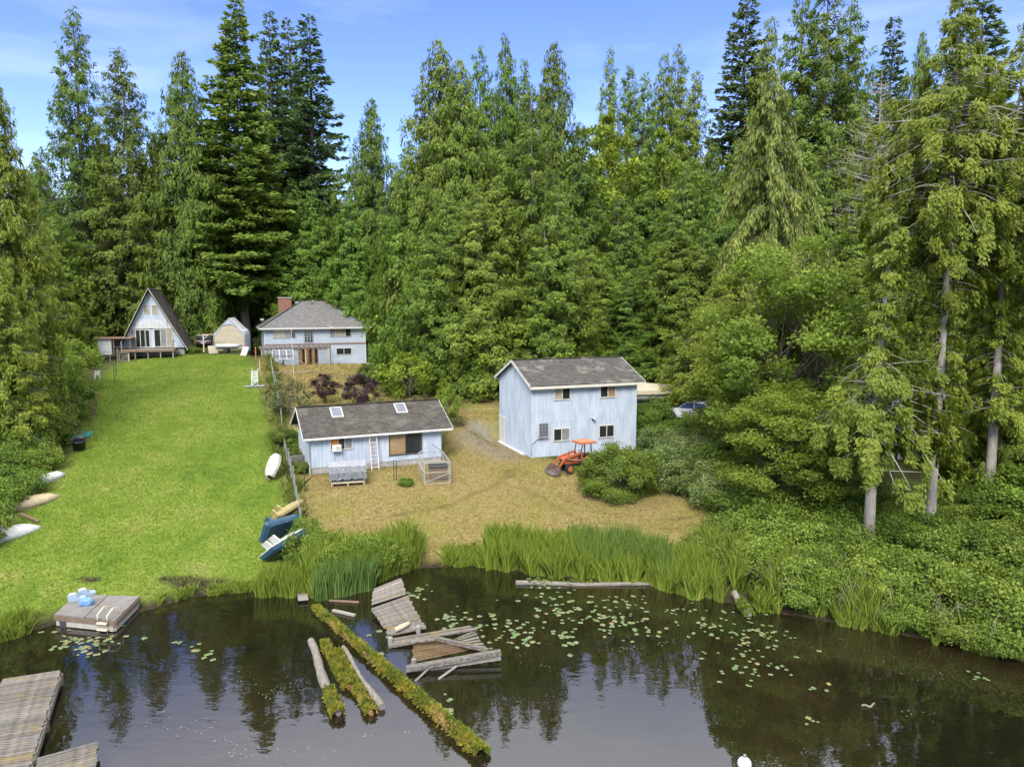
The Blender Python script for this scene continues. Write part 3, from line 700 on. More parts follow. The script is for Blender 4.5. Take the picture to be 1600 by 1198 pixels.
def window(parent, x0, z0, x1, z1, y=0.0, cols=2, rows=1, fm=None, panes=None, fr=.07, depth=.07, axis='x', name='window', sgn=-1):
    """framed window proud of the wall face at y; panes sit behind the frame front"""
    fm = fm or WHITE; mb = MB()
    def bx(a, b, c, d, e, f):   # x, out-depth, z
        lo, hi = sorted((y + sgn * b, y + sgn * e))
        return (a, lo, c, d, hi, f) if axis == 'x' else (lo, a, c, hi, d, f)
    mb.box(*bx(x0, -.02, z0, x0 + fr, depth, z1)); mb.box(*bx(x1 - fr, -.02, z0, x1, depth, z1))
    mb.box(*bx(x0 + fr, -.02, z0, x1 - fr, depth, z0 + fr)); mb.box(*bx(x0 + fr, -.02, z1 - fr, x1 - fr, depth, z1))
    cw = (x1 - x0 - 2 * fr) / cols; ch = (z1 - z0 - 2 * fr) / rows
    for i in range(1, cols): mb.box(*bx(x0 + fr + i * cw - fr * .4, -.02, z0 + fr, x0 + fr + i * cw + fr * .4, depth - .012, z1 - fr))
    for i in range(1, rows): mb.box(*bx(x0 + fr, -.02, z0 + fr + i * ch - .02, x1 - fr, depth - .02, z0 + fr + i * ch + .02))
    w = mb.build(name, fm, parent)
    for j in range(rows):
        for i in range(cols):
            pm = panes[i % len(panes)] if panes else GLASS
            B(*bx(x0 + fr + i * cw + .02, .008, z0 + fr + j * ch + .01, x0 + fr + (i + 1) * cw - .02, .028, z0 + fr + (j + 1) * ch - .01)).build('pane', pm, w)
    return w

# ------------------------------------------------------------------ two-storey blue shed-house
zb = lambda x, y: (740 + x / 4.697, 530 + y / 4.697)
S = Site('two_storey_outbuilding', 'two-storey pale blue outbuilding with grey gable roof beside the orange tractor', 'building', *zb(425, 868), 52.3, R(21))
r = S.root
L = S.front(*zb(1188, 690))[0]; Hw = S.front(*zb(424, 338))[1]; Wd = 7.0
pk = S.plane(*zb(268, 165), (0, Wd / 2, 0), (0, 1, 0)).z
slope = (pk - Hw) / (Wd / 2)
grooved(L, Hw, 'x', 0).build('front_wall', BLUE, r)
grooved(L, Hw, 'x', Wd, sign=1).build('rear_wall', BLUE, r)
gf = lambda q: Hw + slope * (Wd / 2 - abs(q - Wd / 2))
grooved(Wd, gf, 'y', 0, .3).build('gable_wall', BLUE, r)
grooved(Wd, gf, 'y', L, .3, sign=1).build('gable_wall', BLUE, r)
B(-.02, -.02, -.6, L + .02, Wd + .02, -.002).build('foundation', CONC, r)
B(-.006, -.012, 2.62, L + .006, -.001, 2.66).build('belt_flashing', BLUE, r)
for x in (-.05, L - .045):
    B(x, -.03, 0, x + .09, .05, Hw).build('corner_board', BLUE, r)
ol, orr, of = .28, .55, .42
ze = Hw - slope * of
for nm, ya, yb in (('roof', -of, Wd / 2), ('roof', Wd + of, Wd / 2)):
    slab(((-ol, ya, ze + .16), (L + orr, ya, ze + .16), (L + orr, yb, pk + .16), (-ol, yb, pk + .16)), .12, nm, SH_DARK, r)
    B(-ol - .01, min(ya, ya + (.04 if ya < 0 else -.04)) - .03, ze - .10, L + orr + .01, max(ya, ya + (.04 if ya < 0 else -.04)), ze + .10).build('fascia', CREAM, r)
for x in (-ol - .03, L + orr):
    for ya, yb in ((-of, Wd / 2), (Wd + of, Wd / 2)):
        MB().bar((x + .015, ya, ze + .06), (x + .015, yb, pk + .06), .03, .2).build('rake_board', WHITE, r)
MB().bar((-ol, Wd / 2, pk + .17), (L + orr, Wd / 2, pk + .17), .3, .03).build('ridge_cap', SH_DARK, r)
for (x0, y0, x1, y1), pn in (((587, 345, 712, 452), [GLASSB, GLASS]), ((924, 326, 1044, 434), [GLASS, GLASSW]), ((582, 648, 706, 754), [GLASS, GLASSG]), ((916, 624, 1033, 728), [GLASS, GLASS])):
    a = S.front(*zb(x0, y1)); b = S.front(*zb(x1, y0 - 2)); window(r, a[0], a[1] + .04, b[0], b[1], -.002, 2, 1, CREAM, pn)
# side door on the gable wall
a = S.left(*zb(232, 735)); b = S.left(*zb(190, 560))
dy0, dy1 = min(a[0], b[0]), max(a[0], b[0])
d = B(-.05, dy0, .05, -.004, dy1, 2.1).build('door', WHITE, r)
B(-.09, dy0 + .08, 1.0, -.051, dy0 + .14, 1.06).build('handle', DARKM, d)
B(-.07, dy1 + .02, 2.1, -.004, dy0 - .1, 2.2).build('door_head', WHITE, r)
B(-.3, 1.2, -.25, -.02, Wd - .2, .06).build('sill_plank', WHITE, r)
# floodlight, solar panel
p = S.front(*zb(872, 578))
f = MB().tube([(p[0], -.01, p[1]), (p[0], -.12, p[1])], .05, 8).build('floodlight', GREYM, r)
MB().tube([(p[0] - .12, -.12, p[1] + .08), (p[0] + .12, -.34, p[1] - .06)], [.07, .12], 10).build('lamp_head', GREYM, f)
x, z = S.front(*zb(503, 660))
SOLAR = mat('solar_cells', (.07, .075, .10), .35, (.10, .105, .13), 14, spec=.4)
sp = B(x - .42, -.30, z - .58, x + .42, -.26, z + .52).build('solar_panel', WHITE, r)
for i in range(3):
    for j in range(4): B(x - .37 + i * .25, -.312, z - .53 + j * .26, x - .37 + i * .25 + .235, -.301, z - .53 + j * .26 + .245).build('cell', SOLAR, sp)
MB().bar((x, -.26, z), (x, -.0, z - .1), .06, .06).build('bracket', DARKM, sp)
MB().tube([(x - .1, -.2, z - .55), (x - .4, -.05, z - .75), (x - .85, -.03, z - 1.1), (x - .86, -.03, .1)], .018, 5).build('cable', DARKM, sp)

# ------------------------------------------------------------------ small blue cabin
zs = lambda x, y: (440 + x / 5.323, 600 + y / 5.323)
S = Site('small_cabin', 'small single-storey pale blue cabin with two skylights in its brown roof', 'building', *zs(242, 742), 48.5, R(24))
r = S.root
L = S.front(*zs(1330, 560))[0]; Hw = S.front(*zs(240, 428))[1]; Wd = 6.0
of, ol, orr = .45, .5, .75
pr = S.plane(*zs(700, 158), (0, Wd * .5, 0), (0, 1, 0)).z - .14
slope = (pr - Hw) / (Wd * .5)
gf = lambda q: Hw + slope * (Wd / 2 - abs(q - Wd / 2))
grooved(L, Hw, 'x', 0, .28, .35).build('front_wall', BLUE, r)
grooved(L, Hw, 'x', Wd, .28, .35, sign=1).build('rear_wall', BLUE, r)
grooved(Wd, gf, 'y', 0, .28, .35).build('gable_wall', BLUE, r)
grooved(Wd, gf, 'y', L, .28, .35, sign=1).build('gable_wall', BLUE, r)
B(.04, .04, -.6, L - .04, Wd - .04, .349).build('foundation', CONC, r)
ze = Hw - slope * of
rf = []
for ya, yb in ((-of, Wd / 2), (Wd + of, Wd / 2)):
    rf.append(slab(((-ol, ya, ze + .14), (L + orr, ya, ze + .14), (L + orr, yb, pr + .14), (-ol, yb, pr + .14)), .1, 'roof', SH_BROWN, r))
for ya in (-of - .03, Wd + of): B(-ol - .01, ya, ze - .06, L + orr + .01, ya + .03, ze + .10).build('fascia', WHITE, r)
for x in (-ol - .03, L + orr):
    for ya, yb in ((-of, Wd / 2), (Wd + of, Wd / 2)): MB().bar((x + .015, ya, ze + .05), (x + .015, yb, pr + .05), .03, .17).build('rake_board', WHITE, r)
MB().bar((-ol, Wd / 2, pr + .15), (L + orr, Wd / 2, pr + .15), .3, .04).build('ridge_cap', SH_BROWN, r)
rn = Vector((0, -slope, 1)).normalized(); rp0 = Vector((0, 0, Hw + .14))
for (x0, y0, x1, y1) in ((408, 203, 492, 275), (940, 168, 1026, 240)):
    c = S.plane(*zs((x0 + x1) / 2 + 7, (y0 + y1) / 2), rp0, rn); w = .42; h = .62
    M = Matrix.Translation(c) @ Matrix.Rotation(math.atan(slope), 4, 'X')
    k = MB().box(-w, -h, 0, -w + .07, h, .1, M).box(w - .07, -h, 0, w, h, .1, M).box(-w + .07, -h, 0, w - .07, -h + .07, .1, M).box(-w + .07, h - .07, 0, w - .07, h, .1, M).build('skylight', WHITE, r)
    B(-w + .07, -h + .07, .03, w - .07, h - .07, .06, M).build('pane', mat('skylight_glass', (.12, .13, .155), .3, (.09, .10, .12), 3, spec=.4), k)
for xz in ((420, 182), (930, 143)):
    c = S.plane(*zs(*xz), rp0, rn); MB().box(-.3, -.12, 0, .3, .12, .12, Matrix.Translation((c.x, Wd / 2 + .5, pr - .05))).build('roof_vent', GREYM, r)
a = S.front(*zs(403, 552)); b = S.front(*zs(588, 404)); 
w = window(r, a[0], a[1], b[0], b[1], -.002, 3, 1, CREAM, [GLASS, GLASS, GLASSG], fr=.06)
cw = (b[0] - a[0]) / 3
B(a[0] + .05, -.06, a[1] + .42, a[0] + cw + .08, -.04, b[1] - .06).build('boarding', OSB, w)
ac = B(a[0] + .12, -.42, a[1] - .02, a[0] + .72, -.075, a[1] + .40).build('air_conditioner', mat('ac_white', (.62, .60, .54), .5), r)
for i in range(6): B(a[0] + .30, -.432, a[1] + .04 + i * .055, a[0] + .68, -.421, a[1] + .07 + i * .055).build('louvre', mat('ac_grey', (.30, .28, .25), .5), ac)
a = S.front(*zs(893, 598)); b = S.front(*zs(1165, 372))
sd = window(r, a[0], a[1] + .02, b[0], b[1], -.002, 2, 1, mat('bronze_frame', (.05, .045, .04), .5), [GLASSW, GLASS], fr=.07, name='sliding_door')
B(a[0] - .1, -.035, a[1] + .02, a[0] - .004, -.003, b[1] + .1).build('door_casing', WHITE, r); B(a[0] - .1, -.036, b[1] + .004, b[0] + .08, -.003, b[1] + .11).build('door_casing', WHITE, r)
p = S.front(*zs(765, 387)); MB().tube([(p[0], 0, p[1]), (p[0], -.14, p[1] - .05)], [.05, .09], 8).build('lamp', DARKM, r)
p = S.front(*zs(440, 560)); B(p[0] - .02, -.03, .35, p[0] + .02, -.004, p[1] - .3).build('conduit', mat('conduit_blue', (.22, .30, .42), .5), r)
MB().tube([(-ol + .1, -of - .06, ze), (-.06, -.12, ze - .25), (-.06, -.12, -.3)], .045, 6).build('downspout', WHITE, r)
cabin = S

# ------------------------------------------------------------------ hip-roofed house
zh = lambda x, y: (380 + x / 5.323, 440 + y / 5.323)
S = Site('hip_roofed_house', 'two-storey pale blue house with grey hip roof and brick chimney on the slope', 'house', *zh(188, 716), 90, R(22))
r = S.root
L = S.front(*zh(1019, 600))[0]; Hw = S.front(*zh(186, 382))[1]; Wd = 9.0
zm = S.front(*zh(300, 523))[1]
B(.05, .05, -.02, L - .05, Wd - .05, Hw - .02).build('wall_core', BLUE2, r)
nb = 22; bh = Hw / nb
fw = [B(0, -.03, i * bh, L, .049, (i + 1) * bh - .012) for i in range(nb)]
for b in fw: b.build('siding_board', BLUE2, r)
for i in range(nb):
    B(-.03, .0, i * bh, .049, Wd, (i + 1) * bh - .012).build('siding_board', BLUE2, r)
for x in (-.05, L - .06): B(x, -.06, 0, x + .11, .06, Hw).build('corner_board', WHITE, r)
B(-.03, -.10, zm - .10, L + .03, -.031, zm + .06).build('belt_board', mat('belt_brown', (.20, .12, .09), .8), r)
B(-.1, -.9, -1.6, L + 1.2, Wd, -.021).build('foundation', CONC, r)
oh = .62; pt = S.plane(*zh(580, 158), (0, Wd / 2, 0), (0, 1, 0)).z
xa = S.plane(*zh(487, 160), (0, Wd / 2, 0), (0, 1, 0)).x; xb = S.plane(*zh(672, 157), (0, Wd / 2, 0), (0, 1, 0)).x
ze = Hw - .02
def tri_roof(a, b, c, dd):
    if (Vector(c) - Vector(dd)).length < 1e-3: dd = Vector(c) + (Vector(a) - Vector(b)) * .002
    return slab((a, b, c, dd), .1, 'roof', SH_GREY, r)
e0, e1, e2, e3 = (-oh, -oh, ze), (L + oh, -oh, ze), (L + oh, Wd + oh, ze), (-oh, Wd + oh, ze)
k0, k1 = (xa, Wd / 2, pt), (xb, Wd / 2, pt)
tri_roof(e0, e1, k1, k0); tri_roof(e2, e3, k0, k1); tri_roof(e1, e2, k1, k1); tri_roof(e3, e0, k0, k0)
for a, b in ((e0, e1), (e1, e2), (e2, e3), (e3, e0)):
    MB().bar(Vector(a) - Vector((0, 0, .12)), Vector(b) - Vector((0, 0, .12)), .06, .2).build('fascia', WHITE, r)
B(-oh + .05, -oh + .05, ze - .16, L + oh - .05, Wd + oh - .05, ze - .125).build('soffit', WHITE, r)
for a in (e0, e1):
    MB().bar(Vector(a) + Vector((0, 0, .02)), Vector(k0 if a is e0 else k1) + Vector((0, 0, .04)), .3, .04).build('hip_cap', SH_GREY, r)
MB().bar(Vector(k0) + Vector((0, 0, .02)), Vector(k1) + Vector((0, 0, .02)), .3, .05).build('ridge_cap', SH_GREY, r)
for xz in ((575, 170), (445, 178), (157, 320)):
    q = S.plane(*zh(*xz), (0, -oh, ze), Vector((0, -(pt - ze) / (Wd / 2 + oh), 1)).normalized()); B(q.x - .22, q.y - .18, q.z - .05, q.x + .22, q.y + .18, q.z + .2).build('roof_vent', GREYM, r)
# chimney of individual brick courses
cx = S.plane(*zh(345, 180), (0, Wd * .6, 0), (0, 1, 0)); ctop = S.plane(*zh(345, 130), (0, Wd * .6, 0), (0, 1, 0)).z
BR = mat('red_brick', (.19, .08, .055), .9, (.27, .125, .085), 3, bump=.3, rand=.2)
cw, cd = .85, .6
ch = B(cx.x - cw + .03, Wd * .6 - cd + .03, ze, cx.x + cw - .03, Wd * .6 + cd - .03, ctop - .04).build('chimney', mat('mortar', (.30, .26, .22), .9), r)
zz = ze + 1.0; row = 0
me_s = B(0, 0, 0, .26, .1, .105).mesh('brick', BR); me_e = B(0, 0, 0, .1, .26, .105).mesh('brick', BR)
while zz < ctop - .16:
    o = .13 * (row % 2)
    for k in range(6):
        b = link('brick', me_s, ch); b.location = (cx.x - cw + k * .283 + (o if k < 5 else 0), Wd * .6 - cd, zz)
    for k in range(4):
        b = link('brick', me_e, ch); b.location = (cx.x + cw - .1, Wd * .6 - cd + k * .285 + o * .5, zz); 
        b = link('brick', me_e, ch); b.location = (cx.x - cw, Wd * .6 - cd + k * .285 + o * .5, zz)
    zz += .125; row += 1
B(cx.x - cw - .08, Wd * .6 - cd - .08, ctop - .14, cx.x + cw + .08, Wd * .6 + cd + .08, ctop).build('cap', CONC, ch)
def W(q, pn, cols, rows=1, fm=WHITE, name='window', fr=.07):
    a = S.front(*zh(q[0], q[3])); b = S.front(*zh(q[2], q[1])); return window(r, a[0], a[1], b[0], min(b[1], Hw - .05), -.032, cols, rows, fm, pn, fr, name=name)
GREYF = mat('grey_frame', (.28, .30, .32), .6)
W((248, 384, 436, 472), [GLASSB, GLASSB, GLASSG, GLASS], 4, 1, GREYF)
W((507, 380, 580, 508), [GLASS], 3, 5, GREYF, 'french_door')
W((718, 372, 896, 460), [GLASSG, GLASSB, GLASSB, GLASS], 4, 1, GREYF)
W((772, 548, 902, 610), [GLASS], 2, 1, WHITE)
BROWNF = mat('red_brown_frame', (.20, .075, .03), .6)
W((464, 556, 540, 720), [GLASSW, GLASS], 3, 4, BROWNF, 'patio_door'); W((546, 556, 620, 716), [GLASS, GLASSW], 3, 4, BROWNF, 'patio_door')
a = S.front(*zh(722, 560)); MB().tube([(a[0], -.08, zm), (a[0], -.08, .02)], .04, 5).build('downspout', DARKM, r)
a = S.front(*zh(490, 400)); MB().tube([(a[0], -.08, Hw), (a[0], -.08, zm)], .05, 5).build('downspout', WHITE, r)
house = S
# pergola before the lower floor
PG = thing('pergola', 'weathered timber pergola across the lower floor of the hip-roofed house', 'pergola', S.o3, S.rz)
px0 = S.front(*zh(150, 540))[0] - .3; px1 = S.front(*zh(700, 530))[0]
for y in (-2.4, -.25): MB().bar((px0, y, zm - .35), (px1, y, zm - .35), .1, .2).build('beam', WOOD, PG)
n = 15
for i in range(n):
    x = px0 + .1 + (px1 - px0 - .2) * i / (n - 1); MB().bar((x, -2.8, zm - .18), (x, -.15, zm - .18), .06, .14).build('rafter', WOOD, PG)
for x in (px0 + .2, (px0 + px1) / 2 + 1.2, px1 - .15): MB().bar((x, -2.4, -.3), (x, -2.4, zm - .45), .12, .12, (0, 1, 0)).build('post', WOODP, PG)
MB().bar(((px0 + px1) / 2 + 1.2, -2.4, .4), ((px0 + px1) / 2 - 1.4, -2.4, zm - .5), .06, .08).build('brace', WOODP, PG)
# stairs on the right of the house
ST = thing('garden_stairs', 'dark timber steps climbing behind the right side of the hip-roofed house', 'stairs', S.M @ Vector((L + 1.0, 3.2, 0)), S.rz)
for i in range(8): B(-.5, i * .33, i * .22 - .1, 2.2, i * .33 + .33, i * .22 + .06).build('step', WOODB, ST)

# ------------------------------------------------------------------ A-frame house
zf = lambda x, y: (130 + x / 5.323, 430 + y / 5.323)
S = Site('a_frame_house', 'pale blue A-frame house with steep roof and raised deck at the head of the lawn', 'house', *zf(298, 608), 82, R(18))
r = S.root
L = S.front(*zf(862, 598))[0]; ap = S.front(*zf(545, 108)); Dp = 9.0
ax_, az_ = ap
tri = [(0.12, 0), (L - .12, 0), (ax_, az_ - .2)]
MB().prism(tri, 'y', 0.02, Dp).build('gable_wall', BLUE, r)
B(.3, .3, -1.6, L - .3, Dp - .2, -.003).build('foundation', CONC, r)
for a in ((0, 0), (L, 0)):
    ex = (ax_ - a[0], az_ - a[1]); ln = math.hypot(*ex); ux = (ex[0] / ln, ex[1] / ln)
    lo = (a[0] - ux[0] * .35, -ux[1] * .35)
    slab(((lo[0], -.55, lo[1]), (lo[0], Dp + .3, lo[1]), (ax_, Dp + .3, az_), (ax_, -.55, az_)), .14, 'roof', SH_BROWN, r)
    MB().bar((lo[0], -.57, lo[1] - .02), (ax_, -.57, az_ - .02), .04, .26, (0, -1, 0)).build('rake_board', CREAM, r)
    o = r.children[-1]
for q in ((500, 246, 548, 322), (570, 246, 616, 322)):
    a = S.front(*zf(q[0], q[3])); b = S.front(*zf(q[2], q[1])); window(r, a[0], a[1], b[0], b[1], .018, 1, 1, CREAM, [GLASSB])
zl0 = S.front(*zf(500, 432))[1]; zl1 = S.front(*zf(500, 372))[1]
# balcony front between the storeys
lx = lambda z: (ax_ / az_ * z + .25, L - (L - ax_) / az_ * z - .25)
q0 = lx(zl1)
bal = B(q0[0], -.06, zl0 + .02, q0[1], -.001 + .018, zl1).build('balcony_panel', mat('balcony_grey', (.34, .36, .38), .8, (.42, .45, .50), 3), r)
nb = 8
for i in range(nb):
    x = q0[0] + .2 + (q0[1] - q0[0] - .4) * i / (nb - 1)
    MB().prism([(x - .07, zl0 + .14), (x + .07, zl0 + .14), (x + .1, zl1 - .05), (x - .1, zl1 - .05)], 'y', -.085, -.061).build('baluster', WHITE, bal)
q1 = lx(zl0); B(q1[0] - .1, -.1, zl0 - .14, q1[1] + .1, .017, zl0 + .018).build('belt_beam', CREAM, r)
def W2(q, cols, pn, name='window', rows=1, fm=CREAM, fr=.08):
    a = S.front(*zf(q[0], q[3])); b = S.front(*zf(q[2], q[1])); return window(r, a[0], max(.02, a[1]), b[0], b[1], .018, cols, rows, fm, pn, fr, name=name)
W2((398, 450, 515, 602), 3, [GLASSG, GLASS, GLASS]); W2((518, 450, 555, 602), 1, [GLASS], 'door', fm=WHITE, fr=.1)
W2((592, 446, 745, 598), 3, [GLASS, GLASSG, GLASSB], 'sliding_door')
# deck
dx0, dx1, dd_ = S.front(*zf(345, 612))[0], S.front(*zf(778, 600))[0], 2.3
DK = thing('raised_deck', 'weathered raised wooden deck in front of the A-frame house', 'deck', S.o3, S.rz)
for i in range(15):
    y = -dd_ + i * dd_ / 15; B(dx0, y + .005, -.12, dx1, y + dd_ / 15 - .012, -.07).build('deck_board', WOOD, DK)
B(dx0, -dd_ - .05, -.32, dx1, -dd_, -.06).build('rim_board', WOODB, DK)
B(dx0 - .05, -dd_ - .05, -.32, dx0 - .002, 0, -.06).build('rim_board', WOODB, DK); B(dx1 + .002, -dd_ - .05, -.32, dx1 + .05, 0, -.06).build('rim_board', WOODB, DK)
for x in np.linspace(dx0 + .15, dx1 - .15, 5): MB().bar((x, -dd_ + .1, -2.2), (x, -dd_ + .1, -.13), .12, .12, (0, 1, 0)).build('post', WOOD, DK)
for x in (dx0 + .1, dx1 - .1): MB().bar((x, -dd_ + .1, -.07), (x, -dd_ + .1, .9), .12, .12, (0, 1, 0)).build('railing_post', WOOD, DK); MB().bar((x, -dd_ + .1, .85), (x, -.5, .85), .08, .08).build('railing', WOOD, DK)
for sx in (-.15, .95): MB().bar((dx0 + sx, -dd_ - .9, -2.2), (dx0 + sx, -dd_ - .9, -.4 if sx > 0 else .2), .13, .13, (0, 1, 0)).build('stair_post', WOODB if sx < 0 else WOODP, DK)
for i in range(5): B(dx0 - .05, -dd_ - .95 + i * .17, -1.5 + i * .26, dx0 + .9, -dd_ - .72 + i * .17, -1.44 + i * .26).build('stair_tread', WOOD, DK)
af = S

# ------------------------------------------------------------------ grey house half hidden in the trees on the right
S = Site('grey_house', 'grey shingled house with dark dormer half hidden behind the right trees', 'house', 1350, 748, 47, R(-14))
r = S.root; L = 11; Hw = 3.0; Wd = 8
SIDG = mat('grey_siding', (.22, .23, .24), .8, (.28, .29, .30), 2)
B(0, 0, -.3, L, Wd, Hw).build('wall', SIDG, r)
sl = .62
for ya, yb in ((-.6, Wd / 2), (Wd + .6, Wd / 2)):
    slab(((-.5, ya, Hw - .6 * sl + .1), (L + .5, ya, Hw - .6 * sl + .1), (L + .5, yb, Hw + Wd / 2 * sl + .1), (-.5, yb, Hw + Wd / 2 * sl + .1)), .12, 'roof', shingles('pale_grey_shingles', (.30, .30, .31), (.36, .36, .37), .2), r)
for x in (0, L): MB().prism([(0, Hw - .01), (Wd, Hw - .01), (Wd / 2, Hw + Wd / 2 * sl - .05)], 'x', x + (0 if x == 0 else -.1), x + (.1 if x == 0 else 0)).build('gable', SIDG, r)
dx = S.front(1465, 660)[0]
DG = mat('dark_gable', (.035, .045, .07), .7)
dm = MB().prism([(dx - 1.3, Hw + .2), (dx + 1.3, Hw + .2), (dx + 1.3, Hw + 1.4), (dx, Hw + 2.7), (dx - 1.3, Hw + 1.4)], 'y', .4, 3.5).build('dormer', DG, r)
window(dm, dx - .5, Hw + .4, dx + .5, Hw + 1.7, .398, 2, 1, WHITE, [GLASSG, GLASSB])
for s in (-1, 1): slab(((dx + s * 1.6, .1, Hw + 1.15), (dx + s * 1.6, 3.8, Hw + 1.15), (dx, 3.8, Hw + 2.85), (dx, .1, Hw + 2.85)), .1, 'roof', SH_GREY, dm); MB().bar((dx + s * 1.6, .08, Hw + 1.1), (dx, .08, Hw + 2.78), .03, .16, (0, -1, 0)).build('rake_board', WHITE, dm)
for x in (1.2, 4.2, 7.6): window(r, x, .9, x + 1.6, 2.3, -.002, 2, 1, WHITE, [GLASS, GLASSG])
B(-.2, -2.2, -.2, L + .2, -.002, .05).build('porch_floor', WOOD, r)
for x in np.linspace(.2, L - .2, 6): MB().bar((x, -2.1, .05), (x, -2.1, 1.1), .1, .1, (0, 1, 0)).build('railing_post', WOOD, r)
MB().bar((0, -2.1, 1.1), (L, -2.1, 1.1), .1, .07).build('railing', WHITE, r)
# ------------------------------------------------------------------ objects in the yards
TANM = mat('tan_canvas', (.30, .26, .185), .8, (.37, .325, .24), 2, bump=.3)
TARPG = mat('grey_tarp', (.17, .18, .20), .7, (.25, .26, .28), 3, (1, 1, 2), .5)
TARPS = mat('silver_tarp', (.05, .055, .06), .6, (.19, .20, .21), 6, (4, 1, 1), .9)
RUBBER = mat('rubber', (.018, .018, .018), .8)
ORANGE = mat('tractor_orange', (.34, .085, .025), .6, (.26, .065, .022), 5)
ORANGEF = mat('faded_orange', (.34, .115, .05), .65, (.40, .16, .085), 3)
PLW = mat('white_plastic', (.50, .50, .47), .45, (.38, .38, .345), 3)
PLT = mat('tan_plastic', (.38, .31, .19), .65, (.29, .23, .13), 2.5)
PLB = mat('blue_plastic', (.016, .045, .075), .55, (.028, .065, .10), 3)
PLLB = mat('light_blue_plastic', (.085, .17, .34), .5, (.14, .26, .46), 3)
PLY = mat('yellow_plastic', (.36, .30, .14), .6, (.29, .23, .09), 3)
PAINT_W = mat('white_car_paint', (.52, .53, .55), .3, spec=.5)
PAINT_K = mat('black_car_paint', (.02, .02, .024), .2, spec=.6)
PAINT_S = mat('silver_car_paint', (.42, .45, .50), .28, spec=.6, metal=.3)
RED = mat('red_lamp', (.45, .03, .02), .3)

def hull(L, W, D, stern=.75, n=13, m=9, rock=.12):
    """open boat shell, keel down, gunwale at z = D"""
    mb = MB(); rings = []
    for i in range(n):
        f = i / (n - 1)
        w = (stern + (1 - stern) * math.sin(min(f / .45, 1) * math.pi / 2)) if f < .45 else math.cos((f - .45) / .55 * math.pi / 2) ** .7
        w = max(w, .02) * W / 2
        kz = D * rock * ((2 * f - 1) ** 2) + (D * .55 * max(0, f - .8) / .2 if f > .8 else 0)
        ring = []
        for k in range(m):
            a = math.pi * k / (m - 1); s, c = math.sin(a), math.cos(a)
            ring.append((f * L - L / 2, -w * (abs(c) ** .75) * (1 if c > 0 else -1), D - (D - kz) * s ** .7))
        rings.append(ring)
    mb.loft(rings, closed=False)
    return mb
def boat(name, label, cat, p, rz, tilt, L, W, D, m, stern=.75, over=False, lift=0.0):
    o = thing(name, label, cat, (p.x, p.y, p.z + lift), rz)
    o.rotation_euler = (tilt[0] + (math.pi if over else 0), tilt[1], rz)
    if over: o.location.z += D
    hb = hull(L, W, D, stern).build('hull', m, o, solid=.04)
    rim = MB(); h = hull(L, W, D, stern)
    g0 = h.v[0::9]; g1 = h.v[8::9]
    rim.tube(g0 + g1[::-1], .028, 5, cap=False); rim.build('gunwale', m, o)
    for f in (-.22, .18): B(f * L - .12, -W * .42, D * .62, f * L + .12, W * .42, D * .66).build('thwart', m, o)
    if stern > .3: B(-L / 2 - .02, -W * stern / 2, D * .15, -L / 2 + .02, W * stern / 2, D).build('transom', m, o)
    MB().bar((-L / 2 + .1, 0, -.01), (L * .3, 0, -.01), .04, .05).build('keel', m, o)
    return o
boat('overturned_dinghy', 'small white overturned dinghy highest in the row along the left bushes', 'boat', on(76, 750), R(70), (0, 0), 2.2, 1.0, .4, PLW, .2, True)
boat('overturned_canoe', 'tan overturned canoe between the white hulls along the left bushes', 'canoe', on(50, 788), R(62), (.1, 0), 3.2, 1.15, .42, PLT, .15, True)
boat('overturned_skiff', 'white overturned skiff lowest along the left bushes, cut by the left picture edge', 'boat', on(12, 838), R(48), (.15, 0), 3.0, 1.25, .42, PLW, .75, True)
boat('leaning_rowboat', 'off-white rowboat hull leaning on its side against the wire fence', 'boat', on(421, 742), R(100), (R(-48), R(-22)), 2.7, 1.25, .45, mat('offwhite_hull', (.44, .42, .37), .6, (.32, .305, .26), 3), .25, True, .35)
MB().bar(on(33, 806) + Vector((0, 0, .12)), on(60, 818) + Vector((0, 0, .1)), .1, .1).build('timber_pole', WOODB)
tag(bpy.data.objects['timber_pole'], 'brown timber lying across the end of the tan canoe', 'timber')

def pedal_boat(label, p, rz, tilt, hm, dm, lift=.4, sc=1.0):
    o = thing('pedal_boat', label, 'pedal boat', (p.x, p.y, p.z + lift), rz); o.rotation_euler = (*tilt, rz); o.scale = (sc,) * 3
    rings = []
    for z, k in ((0, .82), (.14, .96), (.34, 1.0)):
        rings.append([(x * k, y * k, z) for x, y in ((-1.2, -.62), (-1.1, -.72), (.7, -.72), (1.15, -.5), (1.25, 0), (1.15, .5), (.7, .72), (-1.1, .72), (-1.2, .62))])
    MB().loft(rings, cap=True, smooth=False).build('hull', hm, o)
    dk = MB().prism([(-1.15, -.6), (.68, -.66), (1.08, -.46), (1.18, 0), (1.08, .46), (.68, .66), (-1.15, .6)], 'z', .341, .39).build('deck', dm, o)
    for s in (-1, 1):
        st = B(-.55, s * .34 - .24, .391, -.05, s * .34 + .24, .47).build('seat', dm, o)
        MB().prism([(-.62, .39), (-.5, .39), (-.68, .82), (-.78, .82)], 'y', s * .34 - .23, s * .34 + .23).build('seat_back', dm, o)
        for i in range(4): B(.15 + i * .17, s * .34 - .2, .391, .24 + i * .17, s * .34 + .2, .43).build('foot_rib', dm, o)
    B(.05, -.09, .391, .75, .09, .55).build('console', mat('console_grey', (.22, .22, .22), .6), o)
    return o
pedal_boat('yellow pedal boat, uppermost of the boats at the fence end', on(452, 812), R(60), (R(-38), R(-12)), PLY, PLY, .35, .85)
pedal_boat('dark blue upturned pedal boat between the yellow and the white one', on(444, 842), R(52), (R(-62), R(0)), PLB, PLB, .45, .95)
